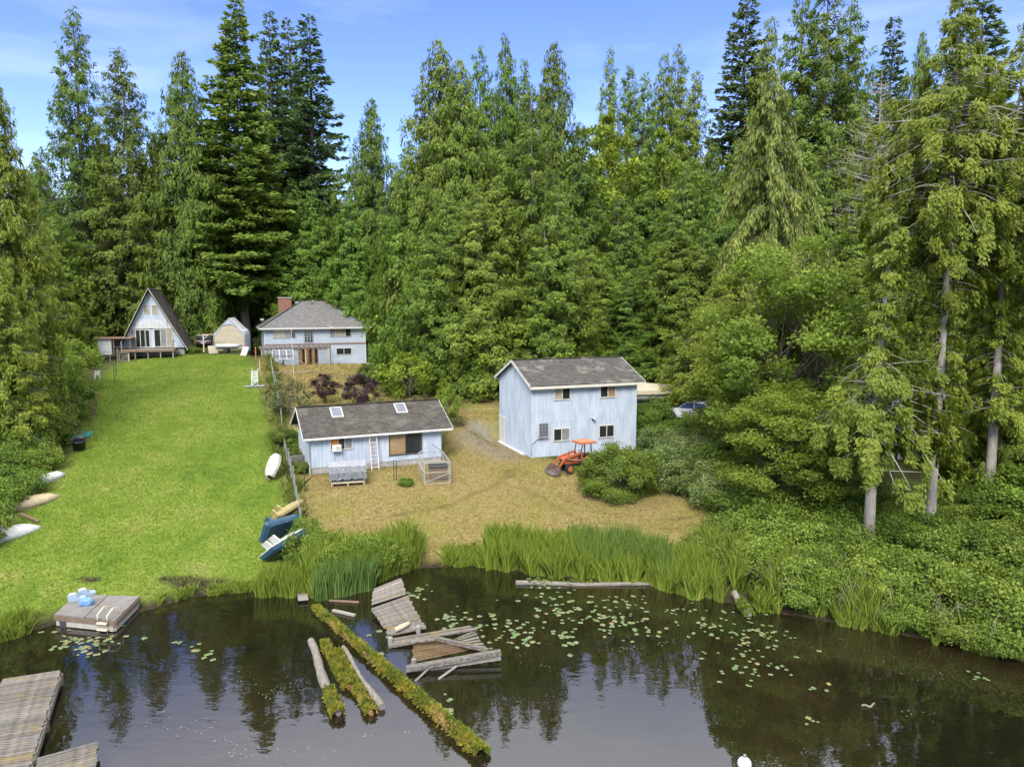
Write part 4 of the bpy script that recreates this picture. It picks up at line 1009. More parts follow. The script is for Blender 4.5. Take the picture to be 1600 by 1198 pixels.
pedal_boat('white-decked blue pedal boat lowest at the end of the fence', on(450, 872), R(62), (R(-36), R(-8)), PLB, PLW, .55, 1.0)

# compost bin, planter, pallets, chairs on the left edge
p = on(124, 703)
o = thing('black_bin', 'black plastic bin tipped beside the teal planter on the left lawn edge', 'bin', p); o.rotation_euler = (R(18), R(12), 0)
rings = [[(rr * math.cos(a), rr * math.sin(a), z) for a in np.linspace(0, 2 * math.pi, 15)[:-1]] for rr, z in ((.36, 0), (.42, .75), (.47, .76), (.47, .86), (.42, .86), (.40, .5))]
MB().loft(rings, cap=False).build('barrel', mat('black_plastic', (.015, .015, .017), .4), o); MB().loft(rings[:1] * 2, cap=True).build('base', RUBBER, o)
p = on(122, 684); TEAL = mat('teal_paint', (.07, .33, .30), .6)
o = thing('teal_planter', 'teal box of brown compost behind the black bin', 'planter', p, R(78))
for a in ((-.9, -.42, 0, .9, -.38, .35), (-.9, .38, 0, .9, .42, .35), (-.9, -.379, 0, -.86, .379, .35), (.86, -.379, 0, .9, .379, .35)): B(*a).build('side', TEAL, o)
B(-.859, -.379, 0, .859, .379, .3).build('compost', mat('compost', (.16, .08, .035), .95, (.25, .13, .06), 8, bump=1), o)
def pallet(label, p, rz, tilt):
    o = thing('wooden_pallet', label, 'pallet', p, rz); o.rotation_euler = (*tilt, rz)
    for i in range(6): B(-.6, i * .2, 0, .6, i * .2 + .12, .02).build('slat', WOODB, o)
    for x in (-.55, 0, .5): B(x, 0, -.1, x + .05, 1.12, -.002).build('runner', WOODB, o)
pallet('brown slatted pallet standing against the left hedge', on(138, 648), R(10), (R(70), 0))
pallet('slatted pallet lying under the hedge above the upright one', on(140, 622), R(25), (R(20), 0))
p = on(152, 592); o = thing('white_chair', 'white plastic chair at the top left of the lawn', 'chair', p, R(-50))
B(-.24, -.24, .40, .24, .24, .44).build('seat', PLW, o); MB().prism([(.2, .44), (.25, .44), (.36, .9), (.31, .9)], 'y', -.24, .24).build('backrest', PLW, o)
for x in (-.2, .2):
    for y in (-.2, .2): MB().bar((x, y, 0), (x, y, .4), .05, .05, (0, 1, 0)).build('leg', PLW, o)
for k, (u, v) in enumerate(((179, 596), (182, 588))):
    p = on(u, v); tag(MB().bar(p, p + Vector((0, 0, 1.7)), .05, .05, (0, 1, 0)).build('fence_stake', DARKM), ('nearer', 'farther')[k] + ' of two green steel stakes on the upper left lawn', 'stake', 'stakes on the upper lawn')

# shed and wire gate left of the A-frame
S = Site('garden_shed', 'low shed with rusty roof left of the A-frame house', 'shed', *zf(130, 640), 80, R(18)); r = S.root
B(0, 0, -.3, 1.3, 2.2, 1.5).build('wall', PLW, r); B(1.35, 1.6, -.3, 3.3, 2.2, 1.5).build('rear_wall', WOOD, r)
B(-.2, -.3, 1.5, 3.5, 2.4, 1.6).build('roof', mat('rusty_roof', (.17, .10, .06), .9, (.26, .17, .12), 3), r)
for x in (1.5, 3.2): B(x, -.1, -.3, x + .1, 0, 1.499).build('post', WOODB, r)
B(1.35, .4, .5, 3.2, 1.2, .58).build('shelf', WOOD, r)
def wire_fence(label, pts, h, post_m, spacing=2.3, name='wire_fence', rail=False, cell=.16):
    o = thing(name, label, 'fence', pts[0])
    b0 = Vector(pts[0]); P = []
    for a, b in zip(pts[:-1], pts[1:]):
        a, b = Vector(a), Vector(b); n = max(1, round((b - a).length / spacing))
        P += [a.lerp(b, i / n) for i in range(n)]
    P.append(Vector(pts[-1])); P = [Vector((p.x, p.y, gz(p.x, p.y))) for p in P]
    for p in P:
        q = p - b0; MB().tube([q - Vector((0, 0, .2)), q + Vector((rnd.uniform(-.04, .04), 0, h * rnd.uniform(.97, 1.12)))], .028, 6).build('post', post_m, o)
    w = MB()
    for a, b in zip(P[:-1], P[1:]):
        a, b = a - b0, b - b0; nn = int((b - a).length / cell)
        for i in range(nn): q = a.lerp(b, i / nn); w.bar(q + Vector((0, 0, .03)), q + Vector((0, 0, h * .93)), .004, .004, (0, 1, 0))
        for j in range(int(h * .93 / cell) + 1): z = Vector((0, 0, .03 + j * cell)); w.bar(a + z, b + z, .004, .004)
        if rail: w.bar(a + Vector((0, 0, h * .93)), b + Vector((0, 0, h * .93)), .04, .04)
    w.build('wire_mesh', mat('wire', (.10, .115, .10), .6), o, 'stuff')
    return o
f0 = [on(u, v) for u, v in ((470, 838), (462, 800), (450, 750), (437, 700), (425, 655), (416, 620), (408, 590), (402, 574))]
wire_fence('wire fence on steel posts between the green lawn and the dry yard', [Vector((fence_x(p.y), p.y, 0)) for p in f0], 1.5, STEEL, 2.0, cell=.26)
wire_fence('chain-link gate in front of the garden shed', [on(*zf(95, 725)), on(*zf(228, 722)), on(*zf(305, 715))], 1.2, STEEL, 1.6, 'wire_gate', True)
for k, (x, y) in enumerate(((195, 895), (935, 800), (957, 805))):
    p = on(*zs(x, y)); tag(MB().bar(p, p + Vector((0, 0, 1.4)), .045, .045, (0, 1, 0)).build('steel_post', DARKM), ('dark steel post left of the tarp-covered hutch', 'left of two dark steel posts before the small cabin', 'right of two dark steel posts before the small cabin')[k], 'post')
for k, (x, y, h) in enumerate(((1362, 640, 1.2), (1437, 710, 1.6), (1470, 800, 1.2))):
    p = on(*zf(x, y)); tag(MB().bar(p, p + Vector((0, 0, h)), .08, .08, (0, 1, 0)).build('marker_stake', ORANGEF if k < 2 else WOODP), ('orange stake by the right foot of the carport tent', 'orange stake below the carport tent', 'pale stake at the top end of the wire fence')[k], 'stake')

# carport tent with boat on trailer
S = Site('carport_tent', 'gabled canvas carport tent with beige end wall above the lawn', 'tent', *zf(1088, 614), 88, R(14)); r = S.root
w = S.front(*zf(1345, 600))[0]; hs_ = S.front(*zf(1092, 470))[1]; hp = S.front(*zf(1203, 358))[1]
prof = [(0, -.6), (0, hs_ * .8), (w * .04, hs_ * .98), (w * .13, hs_ * 1.1), (w / 2, hp), (w * .87, hs_ * 1.1), (w * .96, hs_ * .98), (w, hs_ * .8), (w, -.6)]
inn = [(w * .02, -.6), (w * .02, hs_ * .7), (w * .3, hp * .74), (w / 2, hp * .78), (w * .7, hp * .74), (w * .98, hs_ * .7), (w * .98, -.6)]
MB().loft([[(x, y, z) for x, z in prof] for y in np.linspace(-.02, 6, 7)], closed=False, smooth=False).build('canopy', mat('white_grey_tarp', (.50, .52, .55), .6, (.60, .62, .63), 2, bump=.3), r, solid=.03)
MB().prism(inn, 'y', .02, .07).build('end_wall', TANM, r)
MB().prism([(w * .02, hs_ * .72), (w * .02, hs_ * .88), (w * .12, hs_ * 1.05), (w / 2, hp * .97), (w * .88, hs_ * 1.05), (w * .98, hs_ * .88), (w * .98, hs_ * .72), (w * .7, hp * .76), (w / 2, hp * .8), (w * .3, hp * .76)], 'y', .0, .05).build('valance', mat('blue_grey_tarp', (.24, .28, .33), .6, (.38, .41, .44), 1.2, (.2, 1, 6)), r)
p = on(*zf(1215, 645)); o = boat('aluminium_boat', 'small aluminium boat on a trailer before the carport tent', 'boat', p, R(10), (0, 0), 3.0, 1.2, .45, mat('aluminium', (.45, .48, .50), .4, metal=.4), .8, False, .55)
t = thing('boat_trailer', 'dark trailer under the aluminium boat by the carport tent', 'trailer', p, R(10))
for y in (-.4, .4): MB().bar((-1.5, y, .48), (1.4, y * .4, .48), .07, .08).build('rail', DARKM, t); MB().tube([(-.3, y * 1.6 - .08, .28), (-.3, y * 1.6 + .08, .28)], .28, 12).build('wheel', RUBBER, t)
MB().bar((-.3, -.6, .3), (-.3, .6, .3), .06, .06).build('axle', DARKM, t); MB().bar((1.4, 0, .48), (2.2, 0, .42), .07, .07).build('tongue', DARKM, t)
for nm, lb, x, y, rz, m, ww, hh, tl in (('plywood_sheet', 'beige plywood sheet leaning left of the boat trailer', 1085, 650, 40, TANM, .55, .75, 20), ('pink_sheet', 'pale pink insulation sheet leaning right of the boat trailer', 1330, 668, -35, mat('pink_board', (.55, .42, .38), .8), .55, .85, 25)):
    p = on(*zf(x, y)); o = B(-ww, -.03, 0, ww, .03, hh * 1.3).build(nm, m); o.location = p; o.rotation_euler = (R(-tl), 0, R(rz)); tag(o, lb, 'board')
p = on(*zf(1005, 640)); o = thing('braced_gatepost', 'pale timber post with braced arm left of the carport tent', 'post', p, R(14))
MB().bar((0, 0, -.2), (0, 0, 2.2), .14, .14, (0, 1, 0)).build('post', WOODP, o); MB().bar((-.1, 0, 2.15), (1.2, 0, 2.15), .1, .1).build('arm', WOODP, o); MB().bar((0, 0, 1.6), (.6, 0, 2.12), .08, .08).build('brace', WOODP, o)
p = on(*zf(1385, 600)); o = thing('blue_barrel', 'dark blue barrel right of the carport tent', 'barrel', p)
rings = [[(rr * math.cos(a), rr * math.sin(a), z) for a in np.linspace(0, 2 * math.pi, 15)[:-1]] for rr, z in ((.34, 0), (.42, .3), (.43, .6), (.42, .9), (.34, 1.2))]
MB().loft(rings, cap=True).build('body', mat('navy_plastic', (.02, .04, .10), .4), o); MB().loft([[(x, y, 1.2 + k * .06) for x, y, z in rings[4]] for k in (.02, 1)], cap=True, smooth=False).build('lid', RUBBER, o)
# lounge chairs on a grey pallet beside the fence
p = on(*zf(1425, 925)); o = thing('folded_lounger', 'folded white lounge chair standing on grey boards at the upper fence', 'lounge chair', p, R(20))
for i in range(5): B(-.9, -.5 + i * .2, .02, .9, -.32 + i * .2, .08).build('board', TARPG, o)
for x in (-.25, .3): MB().tube([(x, -.1, .08), (x, .05, .9), (x + .05, .25, 1.5), (x + .1, .12, 1.7)], .05, 7).build('frame', PLW, o)
for i in range(8): MB().bar((-.27, -.02 + i * .03, .5 + i * .14), (.34, -.02 + i * .03, .5 + i * .14), .02, .1, (0, 0, 1)).build('slat', PLW, o)
MB().tube([(-.3, -.2, .12), (.4, -.25, .6)], .06, 6).build('leg', GREYM, o)
# ------------------------------------------------------------------ vehicles
def wheel(parent, x, y, r, w=.2, hub=None):
    wh = MB().tube([(x, y - w / 2, r), (x, y + w / 2, r)], r, 18).build('wheel', RUBBER, parent)
    s = -1 if y < 0 else 1
    MB().tube([(x, y + s * w * .35, r), (x, y + s * (w / 2 + .015), r)], [r * .62, r * .55], 14).build('rim', hub or GREYM, wh); return wh
def car(name, label, p, rz, paint, L=4.5, W=1.8, H=1.5, van=False):
    o = thing(name, label, 'car', p, rz)
    hx = L / 2
    lo = [(-hx, .32), (-hx + .05, .75), (-hx + .25, .88), (hx * .42, .92), (hx - .12, .74), (hx, .55), (hx, .3), (hx - .3, .22), (-hx + .3, .22)]
    def sec(pts, ws): return [[(x, y * W / 2 * k, z) for x, z in pts] for y, k in ws]
    b = MB().loft(sec(lo, ((-1, .93), (-1, 1), (1, 1), (1, .93))), smooth=False, cap=True).build('body', paint, o)
    m = b.modifiers.new('bevel', 'BEVEL'); m.width = .07; m.segments = 3
    rear = -hx + (.18 if van else .55)
    cb = [(rear, .86), (rear + (.12 if van else .45), H), (hx * .08, H), (hx * .46, .9)]
    c = MB().loft([[(x, s * W / 2 * (.92 if z < 1 else .76), z) for x, z in cb] for s in (-1, 1)], smooth=False, cap=True).build('cabin', paint, o)
    m = c.modifiers.new('bevel', 'BEVEL'); m.width = .06; m.segments = 3
    def pane(q, nm): MB().add(q, [tuple(range(len(q)))]).build(nm, GLASS, o, solid=.02)
    for s in (-1, 1):
        yl, yh = s * (W / 2 * .905 + .02), s * (W / 2 * .775 + .02)
        xa, xb, xm = rear + .28, hx * .40, (rear + hx * .4) / 2
        pane([(xa, yl, .98), (xm - .04, yl, .98), (xm - .04, yh, H - .1), (xa + .22, yh, H - .1)], 'side_window')
        pane([(xm + .04, yl, .98), (xb, yl, .98), (hx * .1, yh, H - .1), (xm + .04, yh, H - .1)], 'side_window')
        B(xm - .3, s * W / 2 - .01, .74, xm - .12, s * W / 2 + .025, .78).build('door_handle', DARKM, o)
        B(-hx - .015, s * W * .42 - .10, .64, -hx + .12, s * W * .42 + .08, .76).build('tail_light', RED, o)
        B(hx - .14, s * W * .38 - .2, .56, hx + .01, s * W * .38 + .14, .7).build('headlight', PLW, o)
        for x in (-hx * .62, hx * .6): wheel(o, x, s * (W / 2 - .08), .32)
    n = .03
    pane([(hx * .46 + n, -W * .40, .95), (hx * .46 + n, W * .40, .95), (hx * .1 + n, W * .35, H - .08), (hx * .1 + n, -W * .35, H - .08)], 'windscreen')
    k = (.12 if van else .45)
    pane([(rear - n + .02, -W * .40, .95), (rear - n + .02, W * .40, .95), (rear + k * .85 - n, W * .35, H - .1), (rear + k * .85 - n, -W * .35, H - .1)], 'rear_window')
    B(-hx - .02, -.26, .45, -hx + .01, .26, .57).build('number_plate', PLW, o)
    return o
p = at_y(*zf(1030, 520), 92); car('black_car', 'black car parked between the big trunk and the carport tent', Vector((p.x, p.y, gz(p.x, p.y))), R(100), PAINT_K, 4.5, 1.85, 1.5, True)
p = at_y(*zf(830, 450), 97); car('silver_van', 'silver van parked behind the right roof slope of the A-frame house', Vector((p.x, p.y, gz(p.x, p.y))), R(20), PAINT_S, 4.8, 1.9, 1.9, True)
p = at_y(1078, 672, 57); car('white_car', 'white car showing through the bushes right of the boat cover', Vector((p.x, p.y, gz(p.x, p.y) + .25)), R(158), PAINT_W, 4.4, 1.8, 1.5)
# covered boat behind the blue outbuilding
p = at_y(1005, 645, 61); o = thing('covered_boat', 'boat under a tan canvas cover behind the two-storey outbuilding', 'boat', (p.x, p.y, gz(p.x, p.y)), R(8))
hull(6, 2.3, 1.0, .85).build('hull', PLW, o, solid=.05).location.z = .9
rings = []
for f in np.linspace(0, 1, 9):
    ww = 1.25 * (1 if f < .5 else math.cos((f - .5) / .5 * math.pi / 2) ** .6 + .02); top = 2.55 - .5 * abs(f - .35) + .07 * math.sin(f * 25)
    rings.append([(-3.1 + 6.2 * f, y * ww, z) for y, z in ((-1.03, 1.62), (-1, 1.95), (-.45, top - .12), (0, top), (.45, top - .12), (1, 1.95), (1.03, 1.62))])
MB().loft(rings, closed=False, smooth=False).build('canvas_cover', TANM, o, solid=.03)
for x in (-1.2, .6):
    for s in (-1, 1): wheel(o, x, s * .9, .33)
for y in (-.6, .6): MB().bar((-2.6, y, .75), (2.8, y * .5, .75), .1, .12).build('trailer_rail', GREYM, o)

# orange tractor with loader and canopy
TP = on(905, 735); TP = Vector((TP.x, TP.y, gz(TP.x, TP.y)))
o = thing('orange_tractor', 'orange compact tractor with front loader and flat canopy before the blue outbuilding', 'tractor', TP, R(21 + 180 + 4))
hd = MB().prism([(.25, .62), (1.35, .62), (1.42, .95), (1.3, 1.08), (.25, 1.16)], 'y', -.32, .32).build('hood', ORANGE, o)
m = hd.modifiers.new('bevel', 'BEVEL'); m.width = .05; m.segments = 2
B(1.36, -.26, .66, 1.44, .26, .94).build('grille', DARKM, o)
B(-.75, -.22, .5, 1.2, .22, .615).build('chassis', DARKM, o)
B(-.75, -.4, .62, -.15, .4, .72).build('platform', ORANGEF, o)
for s in (-1, 1):
    wheel(o, 1.05, s * .5, .34, .22, ORANGE); wheel(o, -.45, s * .6, .52, .32, ORANGE)
    f = MB().tube([(-.95, s * .62, .75), (-.8, s * .62, 1.03), (-.45, s * .62, 1.13), (-.1, s * .62, 1.0)], .06, 5).build('fender', ORANGE, o)
    MB().bar((-.05, s * .40, .75), (.15, s * .40, 1.45), .1, .12, (0, 1, 0)).build('loader_tower', ORANGE, o)
    MB().bar((.15, s * .40, 1.35), (1.35, s * .40, 1.05), .09, .14).build('loader_arm', ORANGE, o); MB().bar((1.35, s * .40, 1.08), (1.95, s * .40, .38), .09, .14).build('loader_arm', ORANGE, o)
    MB().tube([(.2, s * .46, .85), (1.2, s * .46, 1.0)], .035, 6).build('hydraulic_ram', GREYM, o)
    MB().bar((-.75, s * .45, .7), (-.65, s * .45, 2.05), .06, .06, (0, 1, 0)).build('canopy_post', DARKM, o); MB().bar((.22, s * .42, 1.0), (-.02, s * .45, 2.05), .05, .05, (0, 1, 0)).build('canopy_post', DARKM, o)
bk = MB().loft([[(x, y, z) for x, z in ((1.92, .62), (1.9, .25), (2.0, .06), (2.45, .02))] for y in (-.72, .72)], closed=False, smooth=False).build('bucket', mat('worn_steel', (.07, .055, .045), .7, (.13, .10, .085), 4), o, solid=.03)
for s in (-1, 1): MB().prism([(1.92, .6), (1.9, .25), (2.0, .06), (2.45, .02), (2.2, .35)], 'y', s * .72 - .012, s * .72 + .012).build('bucket_side', MATS['worn_steel'], o)
cn = B(-1.0, -.62, 2.05, .25, .62, 2.12).build('canopy', ORANGEF, o); B(-1.03, -.65, 2.0, .28, .65, 2.049).build('canopy_rim', ORANGE, cn)
B(-.62, -.22, .8, -.25, .22, .88).build('seat', RUBBER, o); MB().prism([(-.66, .8), (-.58, .8), (-.66, 1.2), (-.74, 1.2)], 'y', -.22, .22).build('seat_back', RUBBER, o)
sw = MB().tube([(.2, 0, 1.1), (-.08, 0, 1.32)], .025, 6).build('steering_column', DARKM, o)
MB().tube([(-.08 + .17 * math.cos(a) * .4, .17 * math.sin(a), 1.32 + .17 * math.cos(a)) for a in np.linspace(0, 6.28, 13)], .016, 5, cap=False).build('steering_wheel', RUBBER, sw)
MB().tube([(.9, .1, 1.05), (.9, .1, 1.5)], .03, 6).build('exhaust', DARKM, o)

# hutch, ladder and wire run before the cabin
def loc(S, x, y, dy=0): return S
p1 = on(*zs(412, 862)); p2 = on(*zs(692, 842)); rz = math.atan2(p2.y - p1.y, p2.x - p1.x); w = (p2 - p1).length
o = thing('covered_hutch', 'raised hutch under a silver and white tarpaulin before the small cabin', 'hutch', p1, rz)
d = 1.7
for x in (.05, w / 2, w - .05):
    for y in (.05, d): MB().bar((x, y, -.2), (x, y, .3), .08, .08, (0, 1, 0)).build('leg', WOODP, o)
B(0, 0, .22, w, d, .34).build('floor_frame', WOODP, o)
B(.05, .04, .342, w - .05, d - .05, 1.0).build('cage', mat('teal_mesh', (.05, .09, .09), .7), o)
g = np.random.default_rng(5); rings = []
for x in np.linspace(-.12, w + .12, 25):
    f = g.uniform(-.03, .03, 6)
    rings.append([(x, -.13 + f[0], .50 + f[1] * 2), (x, -.07 + f[2], .95), (x, .25, 1.28 + f[3] * .6), (x, d * .6, 1.48 + f[4] * .4), (x, d + .1, 1.35), (x, d + .15, .6 + f[5] * 2)])
tp = MB(); tp.loft([r[:3] for r in rings], closed=False, smooth=False).build('tarpaulin_front', TARPS, o, solid=.015)
MB().loft([[(q[0], q[1], q[2] + .004) for q in r[2:]] for r in rings], closed=False, smooth=False).build('tarpaulin_top', TARPG, o, solid=.015)
q = cabin.front(*zs(768, 600)); lb = on(*zs(780, 715))
o = thing('aluminium_ladder', 'extension ladder leaning on the front wall of the small cabin', 'ladder', lb, cabin.rz)
LAD = mat('ladder_metal', (.55, .50, .46), .5, (.50, .36, .28), 3)
yb = (cabin.Mi @ lb).y
for s in (-1, 1): MB().bar((s * .26, 0, 0), (s * .26, -yb - .12, 2.75), .05, .09).build('stile', LAD, o)
for i in range(9): f = (i + .6) / 9.5; MB().tube([(-.25, (-yb - .12) * f, 2.75 * f), (.25, (-yb - .12) * f, 2.75 * f)], .022, 5).build('rung', LAD, o)
p1 = on(*zs(1192, 838)); o = thing('wire_run', 'wire-sided animal run with pale frame beside the cabin door', 'animal run', p1, R(14))
w, d, h = 1.7, 3.4, 1.45
fr = [((0, 0), (w, 0)), ((w, 0), (w, d)), ((w, d), (0, d)), ((0, d), (0, 0))]
wm = MB()
for (a, b) in fr:
    for z in (.03, h * .55, h): MB().bar((*a, z), (*b, z), .05, .05).build('rail', WOODP if z < h else STEEL, o)
    MB().bar((*a, 0), (*a, h), .05, .05, (0, 1, 0)).build('post', STEEL, o)
    a, b = Vector((*a, 0)), Vector((*b, 0)); n = int((b - a).length / .12)
    for i in range(n): q = a.lerp(b, i / n); wm.bar(q, q + Vector((0, 0, h)), .005, .005, (0, 1, 0))
    for j in range(10): wm.bar(a + Vector((0, 0, j * .13)), b + Vector((0, 0, j * .13)), .005, .005)
wm.build('wire_mesh', STEEL, o, 'stuff')
MB().bar((0, d, h), (w * .5, d - .5, h + .7), .05, .05).build('roof_bar', STEEL, o); MB().bar((w, d, h), (w * .5, d - .5, h + .7), .05, .05).build('roof_bar', STEEL, o); MB().bar((0, 0, h * .1), (w, 0, h * .5), .04, .04).build('brace', STEEL, o)
nb = thing('nest_box', 'slatted wooden nest box with black lid inside the wire run', 'nest box', p1 + Vector((.2, 1.0, .02)), R(8))
for i in range(6): B(0, 0, .1 + i * .13, 1.2, .04, .21 + i * .13).build('slat', WOODB, nb)
B(0, .041, .05, 1.2, 1.1, .86).build('box', WOODB, nb); B(-.05, -.08, .9, 1.25, 1.15, .96).build('lid', RUBBER, nb)

# retaining wall left of the cabin
a = cabin.M @ Vector((-1.35, 2.8, 0)); o = thing('retaining_wall', 'grey block retaining wall left of the small cabin', 'wall', (a.x, a.y, gz(a.x, a.y) - .3), cabin.rz)
for j in range(4):
    for i in range(3): B(i * .42 + .2 * (j % 2), 0, j * .2, i * .42 + .2 * (j % 2) + .4, .3, j * .2 + .188).build('block', mat('dark_block', (.10, .095, .085), .9, (.15, .14, .125), 3, rand=.15), o)
# solar rack, mower, masts, tub near the hip-roofed house
q = house.front(*zh(335, 740), -2.9); a = house.M @ Vector((q[0], -3.2, 0)); a.z = gz(a.x, a.y)
o = thing('solar_rack', 'tilted rack of three solar panels before the lower floor of the hip-roofed house', 'solar panels', a, house.rz)
M = Matrix.Translation((0, 0, 1.9)) @ Matrix.Rotation(R(48), 4, 'X')
for i in range(3):
    sp = B(-1.25 + i * .84, -.75, -.02, -.45 + i * .84, .75, .02, M).build('solar_panel', WHITE, o)
    for k in range(2):
        for j in range(4): B(-1.2 + i * .84 + k * .36, -.7 + j * .355, .021, -.86 + i * .84 + k * .36, -.365 + j * .355, .028, M).build('cell', SOLAR, sp)
MB().bar((0, 0, 0), (0, 0, 1.9), .12, .12, (0, 1, 0)).build('post', DARKM, o); MB().bar((-1.2, -.2, 1.7), (1.2, -.2, 1.7), .1, .1).build('cross_bar', DARKM, o)
GRN = mat('mower_green', (.04, .18, .03), .45); a = house.M @ Vector((house.front(*zh(305, 730), -2)[0], -1.6, 0)); a.z = gz(a.x, a.y)
o = thing('riding_mower', 'green riding mower with yellow seat under the solar panels', 'mower', a, house.rz + R(200))
MB().prism([(.1, .35), (.95, .35), (1.0, .7), (.2, .85)], 'y', -.3, .3).build('hood', GRN, o); B(-.6, -.42, .3, .1, .42, .5).build('fender_deck', GRN, o)
B(-.35, -.22, .55, .02, .22, .65).build('seat', PLY, o); MB().prism([(-.4, .6), (-.32, .6), (-.42, .95), (-.5, .95)], 'y', -.22, .22).build('seat_back', PLY, o)
for s in (-1, 1): wheel(o, .75, s * .4, .2, .15, PLY); wheel(o, -.4, s * .42, .28, .22, PLY)
B(-.1, -.55, .12, .6, .55, .25).build('cutting_deck', PLY, o); MB().tube([(.15, 0, .8), (.0, 0, 1.0)], .03, 6).build('steering_column', DARKM, o)
p = on(*zh(435, 1000)); tag(MB().tube([p, p + Vector((-.1, 0, 3.4)), p + Vector((-.2, .1, 6.6))], .022, 6).build('antenna_pole', PLW), 'slim white pole rising before the left half of the hip-roofed house', 'pole')
a = house.M @ Vector((4.2, 9.8, 0)); a.z = gz(a.x, a.y); o = thing('radio_mast', 'lattice radio mast behind the brick chimney', 'mast', a)
for x, y in ((0, 0), (.3, 0), (.15, .26)): MB().tube([(x, y, 0), (x, y, 16)], .03, 5).build('leg', GREYM, o)
for i in range(26):
    z = i * .6; q = ((0, 0), (.3, 0), (.15, .26)); a_, b_ = q[i % 3], q[(i + 1) % 3]; MB().bar((*a_, z), (*b_, z + .5), .02, .02).build('lattice_bar', GREYM, o)
p = at_y(*zh(152, 350), 91.5); tag(MB().tube([(p.x, 99, gz(p.x, 99)), (p.x, 99, 12.9)], .09, 7).build('utility_post', GREYM), 'grey metal post at the left eave of the hip-roofed house', 'post')
p = on(*zh(1170, 690)); o = thing('white_tub', 'white plastic utility tub on legs beside the dark garden stairs', 'tub', p + Vector((0, 1.2, 0)), R(10))
MB().loft([[(x * k, y * k, z) for x, y in ((-.5, -.35), (.5, -.35), (.5, .35), (-.5, .35))] for k, z in ((.75, .5), (1, .95), (1.05, .95), (1.05, 1.0), (.95, 1.0), (.7, .56))], cap=True, smooth=False).build('basin', PLW, o)
for x in (-.3, .3):
    for y in (-.2, .2): MB().bar((x, y, 0), (x, y, .5), .05, .05, (0, 1, 0)).build('leg', PLW, o)
p = on(*zh(1030, 688)); tag(MB().bar(p + Vector((0, -.3, .15)), p + Vector((3.0, .6, .15)), .12, .1).build('white_plank', PLW), 'white plank lying on the ground right of the hip-roofed house', 'plank')
p = on(*zh(240, 760)); q = on(*zh(615, 752)); tag(MB().bar(p + Vector((0, 0, .08)), q + Vector((0, 0, .08)), .14, .14).build('edging_timber', WOODP), 'pale edging timber in the grass before the pergola', 'timber')
p = on(1346, 805); o = thing('yellow_bucket', 'yellow plastic bucket beyond the bare grey trunk on the right', 'bucket', p)
MB().loft([[(rr * math.cos(a), rr * math.sin(a), z) for a in np.linspace(0, 2 * math.pi, 13)[:-1]] for rr, z in ((.2, 0), (.28, .5), (.25, .5), (.18, .05))]).build('body', PLY, o); MB().tube([(.27 * math.cos(a), 0, .5 + .25 * math.sin(a)) for a in np.linspace(0, math.pi, 9)], .015, 5).build('handle', GREYM, o)
# ------------------------------------------------------------------ docks, logs, lily pads
DOCK = mat('lichened_dock', (.055, .046, .036), .9, (.19, .175, .15), 3.2, (1.6, 12, 4), .7, rand=.25, thr=(.36, .64))
_t = DOCK.node_tree; _p = _t.nodes['Principled BSDF']; _src = _p.inputs['Base Color'].links[0].from_socket
_g = _t.nodes.new('ShaderNodeNewGeometry'); _n = _t.nodes.new('ShaderNodeTexNoise'); _n.inputs['Scale'].default_value = 1.3; _n.inputs['Detail'].default_value = 7; _n.inputs['Roughness'].default_value = .7
_m = _t.nodes.new('ShaderNodeMapping'); _m.inputs['Scale'].default_value = (.7, 2.2, 1); _t.links.new(_g.outputs['Position'], _m.inputs[0]); _t.links.new(_m.outputs[0], _n.inputs['Vector'])
_r = _t.nodes.new('ShaderNodeMapRange'); _r.inputs['From Min'].default_value = .54; _r.inputs['From Max'].default_value = .70; _r.inputs['To Max'].default_value = .8; _t.links.new(_n.outputs[0], _r.inputs[0])
_k = _t.nodes.new('ShaderNodeMix'); _k.data_type = 'RGBA'; _k.inputs['B'].default_value = (.21, .145, .03, 1); _t.links.new(_r.outputs[0], _k.inputs['Factor']); _t.links.new(_src, _k.inputs['A']); _t.links.new(_k.outputs['Result'], _p.inputs['Base Color'])
DOCKY = mat('lichen_dock_yellow', (.20, .175, .135), .9, (.30, .21, .05), 1.6, (1.0, 5, 2), .6, rand=.18, thr=(.45, .68))
DOCKD = mat('dark_float_deck', (.10, .09, .082), .8, (.16, .148, .135), 1.4, (1, 1, 1), .2, rand=.08)
WETW = mat('wet_plank', (.075, .042, .018), .25, (.12, .075, .035), 3, (2, 8, 1), .4, spec=.5, rand=.25)
